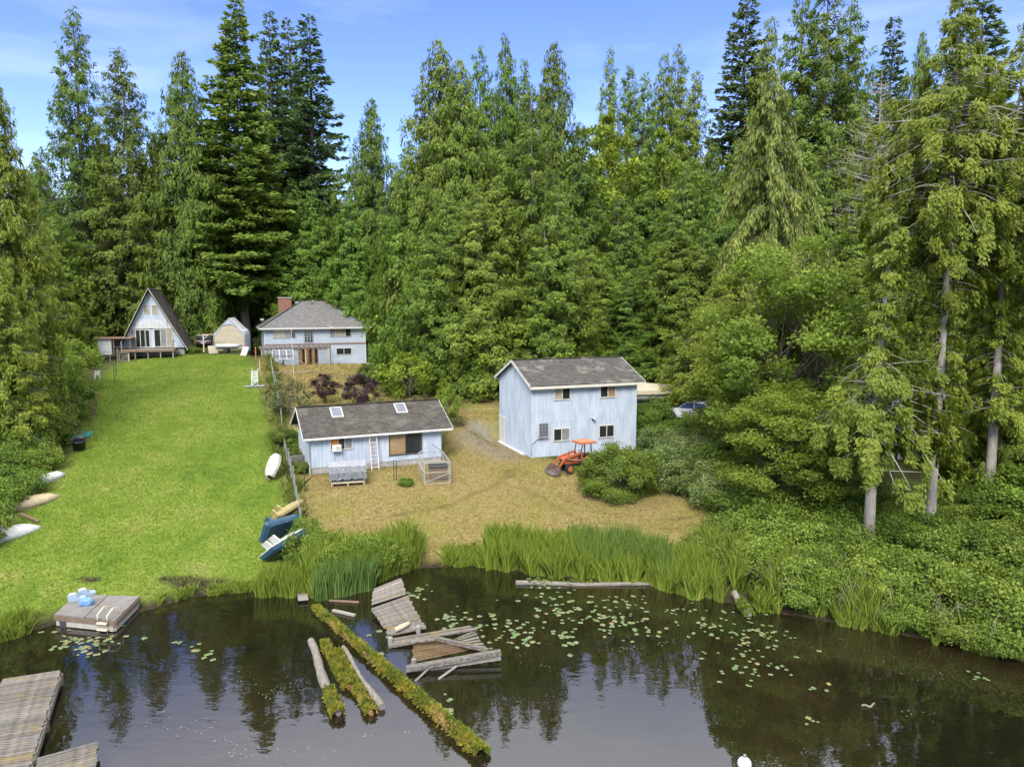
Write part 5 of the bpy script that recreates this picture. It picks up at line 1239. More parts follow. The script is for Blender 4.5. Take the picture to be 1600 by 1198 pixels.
def deck_quad(parent, A, B_, C, D, n, th=.06, gap=.012, mats=None, jit=0.0, name='plank', skip=()):
    """planks laid across the quad A (far left) B (far right) C (near right) D (near left)"""
    A, B_, C, D = map(Vector, (A, B_, C, D)); M_ = parent.matrix_basis.inverted()
    for i in range(n):
        if i in skip: continue
        t0, t1 = i / n, (i + 1) / n - gap / max((A - D).length, .1)
        q = [A.lerp(D, t0), B_.lerp(C, t0), B_.lerp(C, t1), A.lerp(D, t1)]
        e = (q[1] - q[0]).normalized(); ja, jb = rnd.uniform(-jit, jit), rnd.uniform(-jit, jit); jz = Vector((0, 0, rnd.uniform(-.3, .3) * jit))
        q = [q[0] + e * ja + jz, q[1] + e * jb + jz, q[2] + e * jb + jz, q[3] + e * ja + jz]
        # local frame so that wood grain runs along the plank
        ex = e; ez = (q[1] - q[0]).cross(q[3] - q[0]).normalized()
        if ez.z < 0: ez = -ez
        ey = ez.cross(ex); F = Matrix((ex, ey, ez)).transposed().to_4x4(); F.translation = q[0]; Fi = F.inverted()
        top = [Fi @ p for p in q]; bot = [p - Vector((0, 0, th)) for p in top]
        me = MB().add(top + bot, [(0, 1, 2, 3), (7, 6, 5, 4), (0, 4, 5, 1), (1, 5, 6, 2), (2, 6, 7, 3), (3, 7, 4, 0)]).mesh('plank', rnd.choice(mats))
        o = link(name, me, parent); o.matrix_basis = M_ @ F
def beam_w(parent, a, b, w, h, m, name='beam'):
    o = MB().bar(Vector(a) - parent.location, Vector(b) - parent.location, w, h).build(name, m, parent); return o
# long dock in the lower left corner
A, B_ = at_z(4, 1060, .45), at_z(95, 1046, .45)
ed = (at_z(52, 1181, .45) - at_z(95, 1046, .45)); C = B_ + ed * 2.0; D = A + ed * 2.0
o = thing('plank_dock', 'weathered plank dock with yellow lichen in the lower left corner', 'dock', (A + B_) / 2)
n = int(ed.length * 2.0 / .125); deck_quad(o, A, B_, C, D, n, .05, .022, [DOCK], .03)
for P, Q in ((A, D), (B_, C)): beam_w(o, P + (P.lerp(Q, .01) - P) - Vector((0, 0, .17)), Q - Vector((0, 0, .17)), .1, .2, WOOD)
for t in (.02, .3, .6, .95):
    for P, Q in ((A, D), (B_, C)): q = P.lerp(Q, t); MB().tube([q - o.location - Vector((0, 0, 1.6)), q - o.location - Vector((0, 0, .07))], .09, 8).build('pile', WOODB, o)
# finger dock beside it
a0 = at_z(56, 1184, .45); b0 = at_z(154, 1157, .45); dn = at_z(149, 1200, .45) - b0
o2 = thing('finger_dock', 'lower plank dock finger joining the long dock at the bottom edge', 'dock', (a0 + b0) / 2)
a1 = a0 + (a0 - b0).normalized() * -.05
deck_quad(o2, a1, b0, b0 + dn.normalized() * 1.7, a1 + dn.normalized() * 1.7, 13, .05, .022, [DOCK], .03)
beam_w(o2, a1 - Vector((0, 0, .17)), b0 - Vector((0, 0, .17)), .08, .2, WOOD)
MB().tube([b0 - o2.location + Vector((-.15, -.2, -1.6)), b0 - o2.location + Vector((-.15, -.2, -.07))], .09, 8).build('pile', WOODB, o2)
# swim float
bl, br_, fr_, fl = at_z(121, 928, .52), at_z(218, 931, .52), at_z(180, 969, .52), at_z(85, 959, .52)
o = thing('swim_float', 'square grey swim float moored at the lawn edge', 'float', (bl + fr_) / 2)
mid_b, mid_f = bl.lerp(br_, .5), fl.lerp(fr_, .5)
deck_quad(o, bl, mid_b - Vector((.02, 0, 0)), mid_f - Vector((.02, 0, 0)), fl, 2, .06, .006, [DOCKD]); deck_quad(o, mid_b + Vector((.02, 0, 0)), br_, fr_, mid_f + Vector((.02, 0, 0)), 2, .06, .006, [DOCKD])
cs = [bl, br_, fr_, fl]; cen = sum(cs, Vector()) / 4
for i in range(4):
    a_, b_ = cs[i], cs[(i + 1) % 4]; beam_w(o, a_ - Vector((0, 0, .15)), b_ - Vector((0, 0, .15)), .09, .17, WOODB, 'rim_board')
    k = lambda p: p.lerp(cen, .06); beam_w(o, k(a_) - Vector((0, 0, .36)), k(b_) - Vector((0, 0, .36)), .12, .24, mat('float_side', (.24, .225, .19), .8, (.32, .30, .26), 3), 'float_billet')
B(-1.0, -.8, -.75, 1.0, .8, -.2).build('buoyancy_block', DARKM, o)
lx_ = fr_.lerp(fl, .18); e = (fl - fr_).normalized(); nrm_ = Vector((e.y, -e.x, 0)); nrm_ = nrm_ if nrm_.y < 0 else -nrm_
ld = thing('swim_ladder', 'curved metal swim ladder on the near edge of the swim float', 'ladder', lx_ + nrm_ * .06)
CHR = mat('ladder_cream', (.55, .48, .33), .5)
for s in (-.22, .22):
    q = e * s; MB().tube([q - nrm_ * .75 + Vector((0, 0, .02)), q - nrm_ * .7 + Vector((0, 0, .25)), q - nrm_ * .3 + Vector((0, 0, .38)), q + nrm_ * .04 + Vector((0, 0, .2)), q + nrm_ * .06 + Vector((0, 0, -.9))], .025, 6).build('rail', CHR, ld)
for i in range(3): z = Vector((0, 0, -.12 - i * .26)); MB().bar(e * -.22 + nrm_ * .06 + z, e * .22 + nrm_ * .06 + z, .12, .04).build('tread', CHR, ld)
# toys on the float
p = at_z(136, 944, .52); o = thing('blue_tub', 'mid-blue plastic scoop seat standing on the swim float', 'plastic seat', p, R(10))
o.scale = (.75,) * 3; MB().loft([[(.36 * k * math.cos(a), .28 * k * math.sin(a), z) for a in np.linspace(0, 2 * math.pi, 17)[:-1]] for k, z in ((.9, 0), (1, .06), (.98, .2), (.8, .34), (.45, .40))], cap=True).build('shell', PLLB, o); B(-.3, -.3, .12, .3, -.22, .3).build('front_panel', PLLB, o)
PALEB = mat('pale_blue_plastic', (.22, .29, .36), .5)
for (u, v, rz), lb in (((121, 936, 20), 'pale blue plastic step nearer the left corner of the swim float'), ((136, 928, 35), 'pale blue plastic step at the back edge of the swim float')):
    p = at_z(u, v, .52); o = thing('plastic_step', lb, 'plastic step', p, R(rz)); o.scale = (.75,) * 3
    MB().prism([(-.42, 0), (.42, 0), (.42, .10), (.12, .14), (.0, .30), (-.42, .34)], 'y', -.22, .22).build('body', PALEB, o); B(-.36, -.16, .342, -.06, .16, .36).build('seat_pad', PLW, o)
# collapsed dock
zc8 = lambda x, y: (400 + x / 3.545, 860 + y / 3.545)
Q = lambda x, y, z=.15: at_z(*zc8(x, y), z)
o = thing('collapsed_dock', 'collapsed grey plank dock sagging into the pond, middle', 'dock', Q(800, 400, 0))
deck_quad(o, Q(650, 212, .35), Q(806, 150, .4), Q(832, 238, .28), Q(636, 300, .3), 11, .04, .012, [DOCK, WOOD], .04)
deck_quad(o, Q(634, 318, .28), Q(838, 246, .32), Q(942, 430, .12), Q(742, 470, .06), 24, .04, .014, [DOCK], .05)
deck_quad(o, Q(736, 485, .12), Q(1195, 408, .42), Q(1215, 438, .36), Q(735, 520, .08), 4, .05, .02, [DOCK], .10)
deck_quad(o, Q(1110, 482, .25), Q(1215, 438, .30), Q(1290, 560, .12), Q(1180, 545, .1), 7, .04, .05, [DOCK], .05)
deck_quad(o, Q(866, 512, .012), Q(1110, 490, .016), Q(1190, 548, .016), Q(872, 616, .012), 9, .04, .03, [WETW], .03, 'sunken_plank')
def beam2(x0, y0, z0, x1, y1, z1, w, h, m=DOCK, nm='beam'): beam_w(o, Q(x0, y0, z0), Q(x1, y1, z1), w, h, m, nm)
beam2(832, 655, .18, 1355, 562, .42, .22, .16); beam2(832, 668, .02, 1355, 590, .22, .12, .16, WOOD); beam2(990, 482, .38, 1285, 552, .25, .14, .12); beam2(862, 505, .2, 995, 488, .34, .12, .08); beam2(735, 530, .06, 870, 505, .16, .14, .1)
for x, y in ((1296, 600), (900, 455), (745, 520), (875, 640)): q = Q(x, y, .0) - o.location; MB().tube([q - Vector((0, 0, 1.2)), q + Vector((0, 0, .28))], .1, 7).build('pile', WOOD, o)
for a_, b_ in (((970, 640), (880, 725)), ((1110, 640), (1010, 712))): MB().tube([Q(*a_, .15) - o.location, Q(*b_, .0) - o.location], .045, 6).build('broken_brace', WOOD, o)
tag(MB().bar(Q(425, 330, .06), Q(548, 358, .06), .14, .08).build('loose_board', WOOD), 'loose pale board floating between reeds and collapsed dock', 'board'); tag(MB().bar(Q(405, 275, .05), Q(570, 285, .05), .1, .06).build('sunk_board', WOODB), 'brown board lying at the foot of the reeds', 'board')
tag(MB().tube([Q(770, 440, .2), Q(800, 425, .24), Q(845, 402, .25)], [.09, .12, .08], 8).build('bleached_driftwood', WOODP), 'short bleached driftwood on the collapsed dock', 'driftwood')
deck = thing('sunken_walkway', 'short dark walkway boards among the reeds left of the mossy log', 'walkway', Q(240, 200, 0))
deck_quad(deck, Q(215, 160, .3), Q(262, 155, .3), Q(290, 270, .15), Q(236, 275, .15), 6, .05, .03, [WOODB, WOOD], .03)
# logs
LOGW = mat('grey_log', (.085, .07, .052), .9, (.27, .245, .205), 4, (1, 14, 14), .8)
LOGB = mat('rusty_log', (.14, .075, .03), .9, (.26, .15, .055), 4, (1, 10, 10), .8)
L_MOSS = leaf_mat('moss', (.06, .085, .010), (.20, .195, .022), .3, 0, .05, tip=(.28, .20, .03)); L_MOSSG = leaf_mat('moss_green', (.05, .09, .010), (.15, .20, .022), .3, 0, .05)
def log(name, label, a, b, r0, r1, m, moss=None, n_moss=0, band=(0, 1), side=0.0, seed=1, spread=1.0, parent=None):
    a, b = Vector(a), Vector(b); L_ = (b - a).length; d = (b - a).normalized()
    ex = d; ez = Vector((0, 0, 1)); ey = ez.cross(ex).normalized(); ez = ex.cross(ey)
    F = Matrix((ex, ey, ez)).transposed().to_4x4(); F.translation = a
    o = bpy.data.objects.new(name, None); col.objects.link(o); o.matrix_basis = F
    if parent: o.parent = parent; o.matrix_basis = parent.matrix_basis.inverted() @ F
    g = np.random.default_rng(seed); pts = []; rr = []
    for i in range(15):
        f = i / 14; pts.append((f * L_, .04 * math.sin(f * 7 + seed), .02 * math.sin(f * 9))); rr.append((r0 + (r1 - r0) * f) * g.uniform(.9, 1.1) * (.45 if f > .99 and n_moss else 1))
    MB().tube(pts, rr, 11).build('log_body', m, o)
    if n_moss:
        f = g.uniform(band[0], band[1], n_moss); th = g.normal(side, .75 * spread, n_moss); th = np.clip(th, -1.9, 1.9)
        dens = np.sin(f * 31 + seed) * .4 + np.sin(f * 13) * .4 + 1.0; keep = g.random(n_moss) < dens; f, th = f[keep], th[keep]; n = len(f)
        rad = (r0 + (r1 - r0) * f) * .98; nn = np.stack([np.zeros(n), np.sin(th), np.cos(th)], -1)
        P = np.stack([f * L_, rad * np.sin(th), rad * np.cos(th)], -1)
        D = nn + g.normal(0, .6, (n, 3)); kl = g.uniform(.02, .15, n) * (.45 + .75 * np.abs(np.sin(f * L_ * 2.3 + th * 2 + seed)))
        V, Qd, T = kites(P, D, g.normal(0, 1, (n, 3)), kl, kl * g.uniform(.18, .35, n), np.clip(.5 + .25 * np.sin(f * 40) + g.normal(0, .2, n), 0, 1))
        link('moss', fast_mesh('moss', V, Qd, moss, False, T), o, 'stuff')
    if label: tag(o, label, 'log')
    return o
log('mossy_log', 'long log covered in yellow-green moss reaching out into the pond', Q(330, 318, .12), Q(1215, 1095, .1), .12, .20, LOGB, L_MOSS, 15000, (.0, 1.03), -.1, 3)
mm = bpy.data.objects['mossy_log']; tp = log('green_moss_fringe', None, Q(330, 318, .12), Q(1215, 1095, .1), .125, .205, LOGB, L_MOSSG, 10000, (.05, 1.03), 1.25, 5, .5)
ms = [c for c in tp.children if c.get('kind')][0]; ms.parent = mm; ms.name = 'moss_fringe'
for c in list(tp.children): bpy.data.objects.remove(c)
bpy.data.objects.remove(tp)
log('raft_log', 'grey split log on the left of the little log raft', Q(300, 500, .12), Q(452, 905, .08), .13, .19, LOGW, L_MOSS, 2600, (.72, 1.02), .1, 7, 1.2)
log('raft_log', 'grey round log on the right of the little log raft', Q(478, 535, .1), Q(690, 868, .1), .08, .13, LOGW)
log('raft_log', 'moss-grown middle log of the little log raft, second from left', Q(378, 512, .06), Q(520, 760, .06), .13, .17, LOGB, L_MOSS, 7500, (0, 1), 0, 9, 1.3)
log('raft_log', 'rusty mossy log of the little log raft between the mossy and the round one', Q(450, 560, .05), Q(640, 905, .06), .12, .16, LOGB, L_MOSS, 5000, (0, 1), 0, 12, 1.2)
log('floating_log', 'straight grey log floating along the reed edge', at_z(806, 911, .05), at_z(1016, 913, .04), .12, .09, LOGW, L_MOSSG, 500, (.1, .6), 0, 14)
log('mossy_stump_log', 'short moss-tipped log sliding into the water below the right bushes', at_z(1148, 926, .45), at_z(1172, 963, .0), .14, .17, LOGW, L_MOSSG, 1800, (.35, 1), 0, 16, 1.4)
log('dead_branch', 'bare pale branch hanging over the water on the right shore', at_z(1336, 938, .8), at_z(1385, 956, .25), .03, .02, LOGW)
log('drift_stick', 'pale stick floating on open water on the right', at_z(1348, 1103, .03), at_z(1368, 1100, .03), .035, .025, LOGW)
# buoy
p = at_z(1163, 1197, 0); o = thing('white_buoy', 'white round buoy at the bottom picture edge', 'buoy', p)
MB().loft([[(.2 * math.sin(t) * math.cos(a), .2 * math.sin(t) * math.sin(a), .08 - .2 * math.cos(t)) for a in np.linspace(0, 2 * math.pi, 17)[:-1]] for t in np.linspace(.05, math.pi - .05, 11)], cap=True).build('float_ball', PLW, o)
MB().tube([(0, 0, .27), (0, 0, .36)], [.05, .04], 8).build('top_eye', GREYM, o)
# lily pads
PADS = [mat('lily_pad_a', (.105, .15, .055), .45, (.075, .115, .04), 4, spec=.5), mat('lily_pad_b', (.145, .17, .08), .45, (.10, .125, .055), 4, spec=.5), mat('lily_pad_c', (.20, .18, .06), .4, (.15, .11, .05), 4)]
pm = []
for k in range(3):
    pts = [(0, 0, .004)] + [(.17 * (1 + .06 * math.sin(5 * a + k)) * math.cos(a), .17 * (1 + .06 * math.sin(4 * a)) * math.sin(a), .004 + .008 * math.sin(3 * a + k)) for a in np.linspace(.18, 6.1, 15)]
    pm.append(MB().add(pts, [(0, i, i + 1) for i in range(1, 15)]).mesh('lily_pad', PADS[k]))
CL = [(128, 1003, 28, 12, 30, 'by the swim float'), (150, 1000, 34, 20, 26, 'by the swim float'), (325, 1022, 14, 8, 9, 'in the open water right of the swim float'), (275, 1005, 6, 3, 5, 'in the open water right of the swim float'),
      (652, 930, 12, 12, 18, 'against the upper end of the collapsed dock'), (705, 966, 10, 8, 16, 'just above the corner of the collapsed dock'), (765, 976, 32, 16, 46, 'in the loose patch right of the collapsed dock'), (815, 992, 22, 12, 26, 'in the loose patch right of the collapsed dock'),
      (885, 992, 12, 14, 22, 'in the small round patch below the main patch'), (870, 950, 34, 16, 62, 'in the main patch before the reeds'), (965, 962, 34, 20, 78, 'in the main patch before the reeds'), (850, 908, 14, 8, 14, 'beside the floating log'),
      (1065, 945, 20, 9, 12, 'in the thin patch left of the mossy stump'), (1105, 975, 30, 14, 30, 'in the scattered patch on the right'), (1180, 1000, 34, 24, 66, 'in the scattered patch on the right'), (1170, 1045, 32, 14, 26, 'in the scattered patch on the right'),
      (1268, 1128, 8, 6, 5, 'alone on the open water at the right'), (1280, 1078, 8, 5, 4, 'alone on the open water at the right'), (697, 1108, 8, 14, 7, 'beside the far end of the mossy log'), (1530, 1058, 20, 6, 7, 'alone on the open water at the right'), (600, 985, 8, 14, 7, 'beside the far end of the mossy log')]
g = np.random.default_rng(77); allp = []
for cu, cv, su, sv_, n, wh in CL:
    for i in range(n):
        p = at_z(cu + g.normal(0, su * .95), cv + g.normal(0, sv_ * .95), 0)
        if p.y > np.interp(p.x, SX, SY) - .25: continue
        allp.append((p, g.uniform(.32, .72) if cu < 1040 else g.uniform(.3, .6), wh))
allp.sort(key=lambda t: -t[1])
rest = MB()
for i, (p, s, wh) in enumerate(allp):
    a = g.uniform(0, 6.28); me = pm[int(g.choice(3, p=(.48, .36, .16)))]
    if i < 290:
        o = link('lily_pad', me); o.location = (p.x, p.y, .003 + .00006 * i); o.rotation_euler = (g.normal(0, .03), g.normal(0, .03), a); o.scale = (s, s, 1)
        tag(o, 'green lily pad floating ' + wh, 'lily pad', 'lily pads ' + wh)
    else:
        M = Matrix.Translation((p.x, p.y, .022)) @ Matrix.Rotation(a, 4, 'Z') @ Matrix.Scale(s, 4)
        rest.add([M @ v.co for v in me.vertices], [tuple(f.vertices) for f in me.polygons])
tag(rest.build('small_lily_pads', PADS[0]), 'smaller lily pads strewn among the larger ones', 'lily pads', kind='stuff')
# pollen and foam flecks
fl_ = MB(); g = np.random.default_rng(9)
for (u0, v0, u1, v1, n, s) in ((930, 1020, 1070, 1000, 60, 4), (400, 1090, 480, 1060, 50, 7), (300, 1130, 400, 1190, 40, 14), (40, 1110, 110, 1130, 25, 12), (1280, 1000, 1480, 1060, 40, 18), (800, 1025, 870, 1045, 20, 8), (560, 1150, 650, 1145, 16, 4), (1400, 1110, 1480, 1120, 14, 6), (330, 1040, 420, 1080, 30, 14), (100, 1090, 500, 1190, 60, 20)):
    for i in range(n):
        t = g.random(); p = at_z(u0 + (u1 - u0) * t + g.normal(0, s), v0 + (v1 - v0) * t + g.normal(0, s * .6), .004); r_ = g.uniform(.004, .017)
        fl_.add([(p.x + r_ * math.cos(a), p.y + r_ * .8 * math.sin(a), .004) for a in np.linspace(0, 6.28, 7)[:-1]], [(0, 1, 2, 3, 4, 5)])
tag(fl_.build('foam_flecks', mat('foam', (.45, .45, .42), .7)), 'white pollen and foam flecks drifting on the pond', 'foam', kind='stuff')
# ------------------------------------------------------------------ low vegetation
def bushproto(nm, seed, leaf, H=2.0, Rr=1.5, nc=56, nl=210, size=.105, clump=.5, **k):
    return (*broadleaf(nm, seed, H, Rr, nc, nl, BARK, leaf, zc=k.pop('zc', .45), rz=k.pop('rz', .5), size=size, clump=clump, trunk_r=.05, stems=3, flat=.7, hollow=.55, **k), H, Rr)
BG = [bushproto('bush%d' % i, 100 + i, L_BUSH) for i in range(2)]
BL = [bushproto('light_bush%d' % i, 110 + i, L_BUSHY) for i in range(2)]
BP = bushproto('pink_bush', 120, L_PINK)
BIG = (*broadleaf('big_bush', 130, 3.2, 2.6, 140, 300, BARK, L_BUSH, zc=.42, rz=.52, size=.11, clump=.55, trunk_r=.06, stems=4, flat=.75, hollow=.55), 3.2, 2.6)
PLUM = bushproto('plum', 140, L_PURPLE, 3.2, 1.7, 50, 150, .12, .42, zc=.6, rz=.42)
OLV = bushproto('olive_shrub', 141, L_OLIVE, 3.2, 1.8, 40, 80, .12, .5, zc=.58, rz=.42)
LIMB = bushproto('lime_shrub', 142, L_LIME, 3.2, 2.0, 50, 150, .15, .55, zc=.55, rz=.45)
def bush(u, v, H, Rr, proto, label, group=None, name='bush', cat='bush'):
    p = on(u, v); return plant(name, label, cat, p.x, p.y, H, Rr, proto, group)
bush(970, 772, 3.2, 2.5, BIG, 'large round green bush in front of the orange tractor')
for u, v, h, rr in ((1048, 748, 2.9, 1.9), (1085, 772, 2.6, 1.8), (1075, 712, 1.9, 1.9), (1110, 790, 2.2, 1.6), (1040, 700, 1.8, 1.7)):
    bush(u, v, h, rr, BP, 'straw-tipped bush in the thicket right of the large round bush', 'pale-flowered thicket by the yard')
for u, v, h, rr in ((1020, 668, 2.4, 1.6), (1030, 690, 1.6, 1.4), (1100, 690, 2.2, 1.8), (1130, 740, 2.4, 1.9), (1110, 650, 1.4, 1.3), (1090, 668, 1.0, 1.0), (1070, 672, 1.1, 1.2)):
    bush(u, v, h, rr, BG[u % 2], 'dark green bush around the white car and boat cover', 'bushes around the white car')
SH = 'bushes of the right shore bank'
for k, (u, v, h, rr, t) in enumerate(((1100, 872, 1.7, 1.3, 1), (1150, 895, 2.0, 1.5, 1), (1195, 905, 2.2, 1.5, 1), (1240, 925, 2.2, 1.6, 1), (1290, 930, 2.0, 1.5, 0), (1330, 925, 2.2, 1.5, 1), (1385, 945, 2.0, 1.6, 1), (1430, 945, 2.3, 1.7, 0),
                       (1480, 960, 2.2, 1.7, 1), (1530, 970, 2.4, 1.8, 1), (1580, 985, 2.2, 1.8, 0), (1630, 1000, 2.4, 1.9, 1), (1680, 1010, 2.4, 1.9, 0), (1140, 860, 2.0, 1.5, 0), (1200, 862, 2.4, 1.7, 0), (1255, 872, 2.4, 1.7, 1), (1310, 880, 2.2, 1.6, 0),
                       (1420, 890, 2.2, 1.7, 0), (1470, 900, 2.4, 1.7, 1), (1535, 905, 2.4, 1.8, 0), (1590, 920, 2.4, 1.8, 1), (1650, 930, 2.4, 1.8, 0), (1410, 975, 1.4, 1.1, 1), (1500, 1000, 1.3, 1.1, 1), (1560, 1012, 1.4, 1.2, 0), (1262, 948, 1.4, 1.2, 0))):
    bush(u, v, h, rr, (BG, BL)[t][k % 2], ('deep green', 'yellow-green')[t] + ' bush on the right shore bank above the water', SH + (' (deep green)', ' (yellow-green)')[t])
for u, v, h, rr in ((1170, 815, 2.2, 1.9), (1225, 830, 2.4, 1.9), (1285, 838, 2.2, 1.8), (1150, 780, 2.6, 2.0), (1210, 785, 2.6, 2), (1410, 850, 1.8, 1.6), (1450, 862, 1.9, 1.6), (1525, 868, 1.8, 1.6), (1580, 870, 1.9, 1.7), (1380, 820, 1.2, 1.2), (1640, 880, 2, 1.7)):
    bush(u, v, h, rr, BG[u % 2], 'dark bush in the undergrowth behind the right shore bank', 'undergrowth behind the right bank')
for u, v, h, rr, t in ((20, 720, 2.6, 2.0, 0), (60, 700, 2.6, 2.0, 0), (90, 690, 2.2, 1.6, 0), (105, 660, 2.2, 1.6, 0), (20, 770, 1.6, 1.5, 0), (-15, 800, 1.8, 1.6, 0), (55, 735, 1.6, 1.4, 0), (112, 625, 2.2, 1.7, 0), (-50, 850, 2.0, 1.7, 0), (0, 745, 2.0, 1.8, 0), (60, 640, 3.0, 2.0, 0), (-40, 760, 2.6, 2.0, 0)):
    bush(u, v, h, rr, BG[(u + v) % 2], 'dark green bush crowding the left lawn edge behind the overturned boats', 'bushes on the left lawn edge')
bush(106, 612, 5.0, 2.8, LIMB, 'bright lime shrub left of the garden shed, rounded')
bush(78, 650, 4.4, 2.6, BL[1], 'yellow-green rounded shrub beside the bright lime one on the left')
bush(508, 630, 2.6, 1.2, PLUM, 'dark plum shrub before the middle of the hip-roofed house', name='plum_tree', cat='shrub')
bush(562, 638, 3.0, 1.7, PLUM, 'larger purple plum tree before the right half of the hip-roofed house', name='plum_tree', cat='shrub')
bush(446, 652, 3.6, 2.0, OLV, 'sparse olive fruit tree behind the left end of the small cabin', name='fruit_tree', cat='tree')
bush(637, 622, 4.2, 2.6, LIMB, 'yellow-green shrub tree at the right end of the garden', name='shrub_tree', cat='shrub')
bush(700, 660, 3.0, 1.0, LIMB, 'slim lime sapling behind the right end of the small cabin', name='sapling', cat='shrub')
for u, v, h, rr in ((590, 640, 1.2, 1.1), (612, 652, 1.0, 1.0), (665, 640, 1.4, 1.2), (715, 665, 1.0, .9), (480, 640, .9, .9)):
    bush(u, v, h, rr, OLV, 'low brownish scrub on the bank behind the small cabin', 'scrub on the garden bank')
for u, v, h, rr in ((455, 722, 1.1, 1.1), (465, 700, 1.2, 1.2), (442, 690, 1.2, 1.0), (470, 738, .8, .8)):
    bush(u, v, h, rr, BG[u % 2], 'weedy green growth between wire fence and small cabin', 'weeds left of the small cabin')
bush(633, 758, .55, .5, BG[0], 'small green weed clump before the wire run', name='weed_clump', cat='weed')
bush(605, 725, .8, .35, BG[1], 'thin green weed against the cabin foundation', name='weed_clump', cat='weed')
for u, v, h, rr, t in ((530, 900, 1.8, 1.2, 1), (570, 895, 1.9, 1.3, 1), (605, 885, 1.5, 1.1, 1), (490, 880, 1.8, 1.1, 1), (478, 850, 1.5, .9, 1)):
    bush(u, v, h, rr, (BG, BL)[t][u % 2], 'bright green bush behind the reeds at the fence end', 'bushes at the fence end')
bush(300, 552, .9, .9, BG[0], 'low bush right of the A-frame deck', name='bush')
for u, v, h, rr in ((625, 612, 2.2, 1.8), (590, 600, 2.4, 1.8), (735, 612, 2.4, 2.0), (690, 612, 2.4, 2.0), (770, 606, 2.6, 2)):
    bush(u, v, h, rr, BG[u % 2], 'dark bush along the foot of the forest wall', 'bushes along the foot of the forest wall')
for u, v, h, rr in ((1420, 805, 1.3, 1.6), (1475, 810, 1.2, 1.6), (1530, 805, 1.6, 1.8), (1590, 805, 2.8, 2.2), (1650, 820, 3, 2.4), (1330, 790, 2.2, 1.8), (1290, 770, 2.6, 2.2)):
    bush(u, v, h, rr, (BG, BL)[u % 2][1], 'rank bush between the half-bare cedars and the grey house', 'bushes before the grey house')
# dead grey tree on the right
p = at_y(1378, 112, 76); b = Vector((p.x, 76, gz(p.x, 76))); g = np.random.default_rng(4); mb = MB(); Ht = p.z - b.z
mb.tube([(0, 0, 0), (.1, 0, Ht * .5), (0, 0, Ht)], [.28, .2, .03], 7)
for i in range(120):
    z = Ht * g.uniform(.45, .98); a = g.uniform(0, 6.28); l = g.uniform(.5, 1) * (Ht - z) * .42 + .6
    e = Vector((math.cos(a) * l, math.sin(a) * l, l * g.uniform(.1, .5))); mb.tube([(0, 0, z), tuple(Vector((0, 0, z)) + e * .5 + Vector((0, 0, -.1))), tuple(Vector((0, 0, z)) + e)], [.05, .03, .012], 4, cap=False)
    for k in range(4):
        q = Vector((0, 0, z)) + e * g.uniform(.35, .95); f = Vector(g.normal(0, 1, 3)) * l * .22; mb.tube([q, q + f], [.02, .008], 3, cap=False)
o = thing('dead_tree', 'bare pale grey dead tree between the tall right cedars', 'tree', b); mb.build('trunk', BARKG, o)

# grass, reeds: ground cover nobody could count
def scatter(poly, n, seed):
    g = np.random.default_rng(seed); lo, hi = poly.min(0), poly.max(0); P = []
    while sum(map(len, P)) < n:
        q = g.uniform(lo, hi, (n, 2)); P.append(q[sdist(poly, q[:, 0], q[:, 1]) > 0])
    q = np.concatenate(P)[:n]; return q, g
def blades(name, q, g, h0, h1, w, leaf, label, bend=.35, lift=0):
    n = len(q); z = ground(q[:, 0], q[:, 1]); z = np.maximum(z, -.15) + lift
    a = g.uniform(0, 6.28, n); h = g.uniform(h0, h1, n); S_ = np.stack([np.cos(a), np.sin(a), np.zeros(n)], -1) * (w * g.uniform(.6, 1.3, n))[:, None]
    P = np.stack([q[:, 0], q[:, 1], z], -1); bd = g.normal(0, bend, (n, 2)) * h[:, None]
    T = P + np.stack([bd[:, 0], bd[:, 1], h], -1); Mm = P + np.stack([bd[:, 0] * .35, bd[:, 1] * .35, h * .55], -1)
    if h1 < .2:
        V = np.stack([P - S_, P + S_, T], 1).reshape(-1, 3)
        me = fast_mesh(name, V, np.arange(3 * n).reshape(n, 3), leaf, False, np.repeat(np.clip(g.normal(.5, .2, n), 0, 1), 3))
        return tag(link(name, me), label, 'grass', kind='stuff')
    V = np.stack([P - S_, P + S_, Mm + S_ * .8, T, Mm - S_ * .8], 1).reshape(-1, 3)
    me = fast_mesh(name, V, np.arange(5 * n).reshape(n, 5), leaf, False, np.repeat(np.clip(g.normal(.5, .2, n), 0, 1), 5))
    return tag(link(name, me), label, 'grass', kind='stuff')
L_LAWN = leaf_mat('lawn_blade', (.068, .12, .010), (.15, .222, .022), .3, 0, 0, tip=(.20, .225, .045))
L_STRAW = leaf_mat('straw_blade', (.14, .095, .032), (.29, .225, .08), .2, 0, 0, tip=(.19, .20, .045))
L_REED = leaf_mat('reed_blade', (.10, .155, .018), (.245, .315, .042), .38, 0, 0, tip=(.33, .31, .08))
L_REEDB = leaf_mat('reed_blade_blue', (.06, .12, .028), (.16, .24, .05), .3, 0, 0)
q, g = scatter(LAWN, 110000, 1); _c = at_z(150, 948, .5); q = q[np.hypot(q[:, 0] - _c.x, q[:, 1] - _c.y) > 2.1];  blades('lawn_grass', q, g, .04, .13, .018, L_LAWN, 'short green grass of the lawn', .7)
q, g = scatter(DRY, 70000, 2); blades('dry_grass', q, g, .04, .14, .018, L_STRAW, 'mown straw-coloured grass of the dry yard', 1.0)
q, g = scatter(GARD, 16000, 3); blades('garden_grass', q, g, .08, .3, .025, L_STRAW, 'dry grass of the garden slope', .5)
g = np.random.default_rng(31); yy = g.uniform(36, 88, 9000); fx = fence_x(yy) + g.normal(0, .28, 9000) + .25 * np.sin(yy * 1.3); k_ = (np.sin(yy * .9) + np.sin(yy * 2.3 + 1) + g.normal(0, .4, 9000)) > -.3
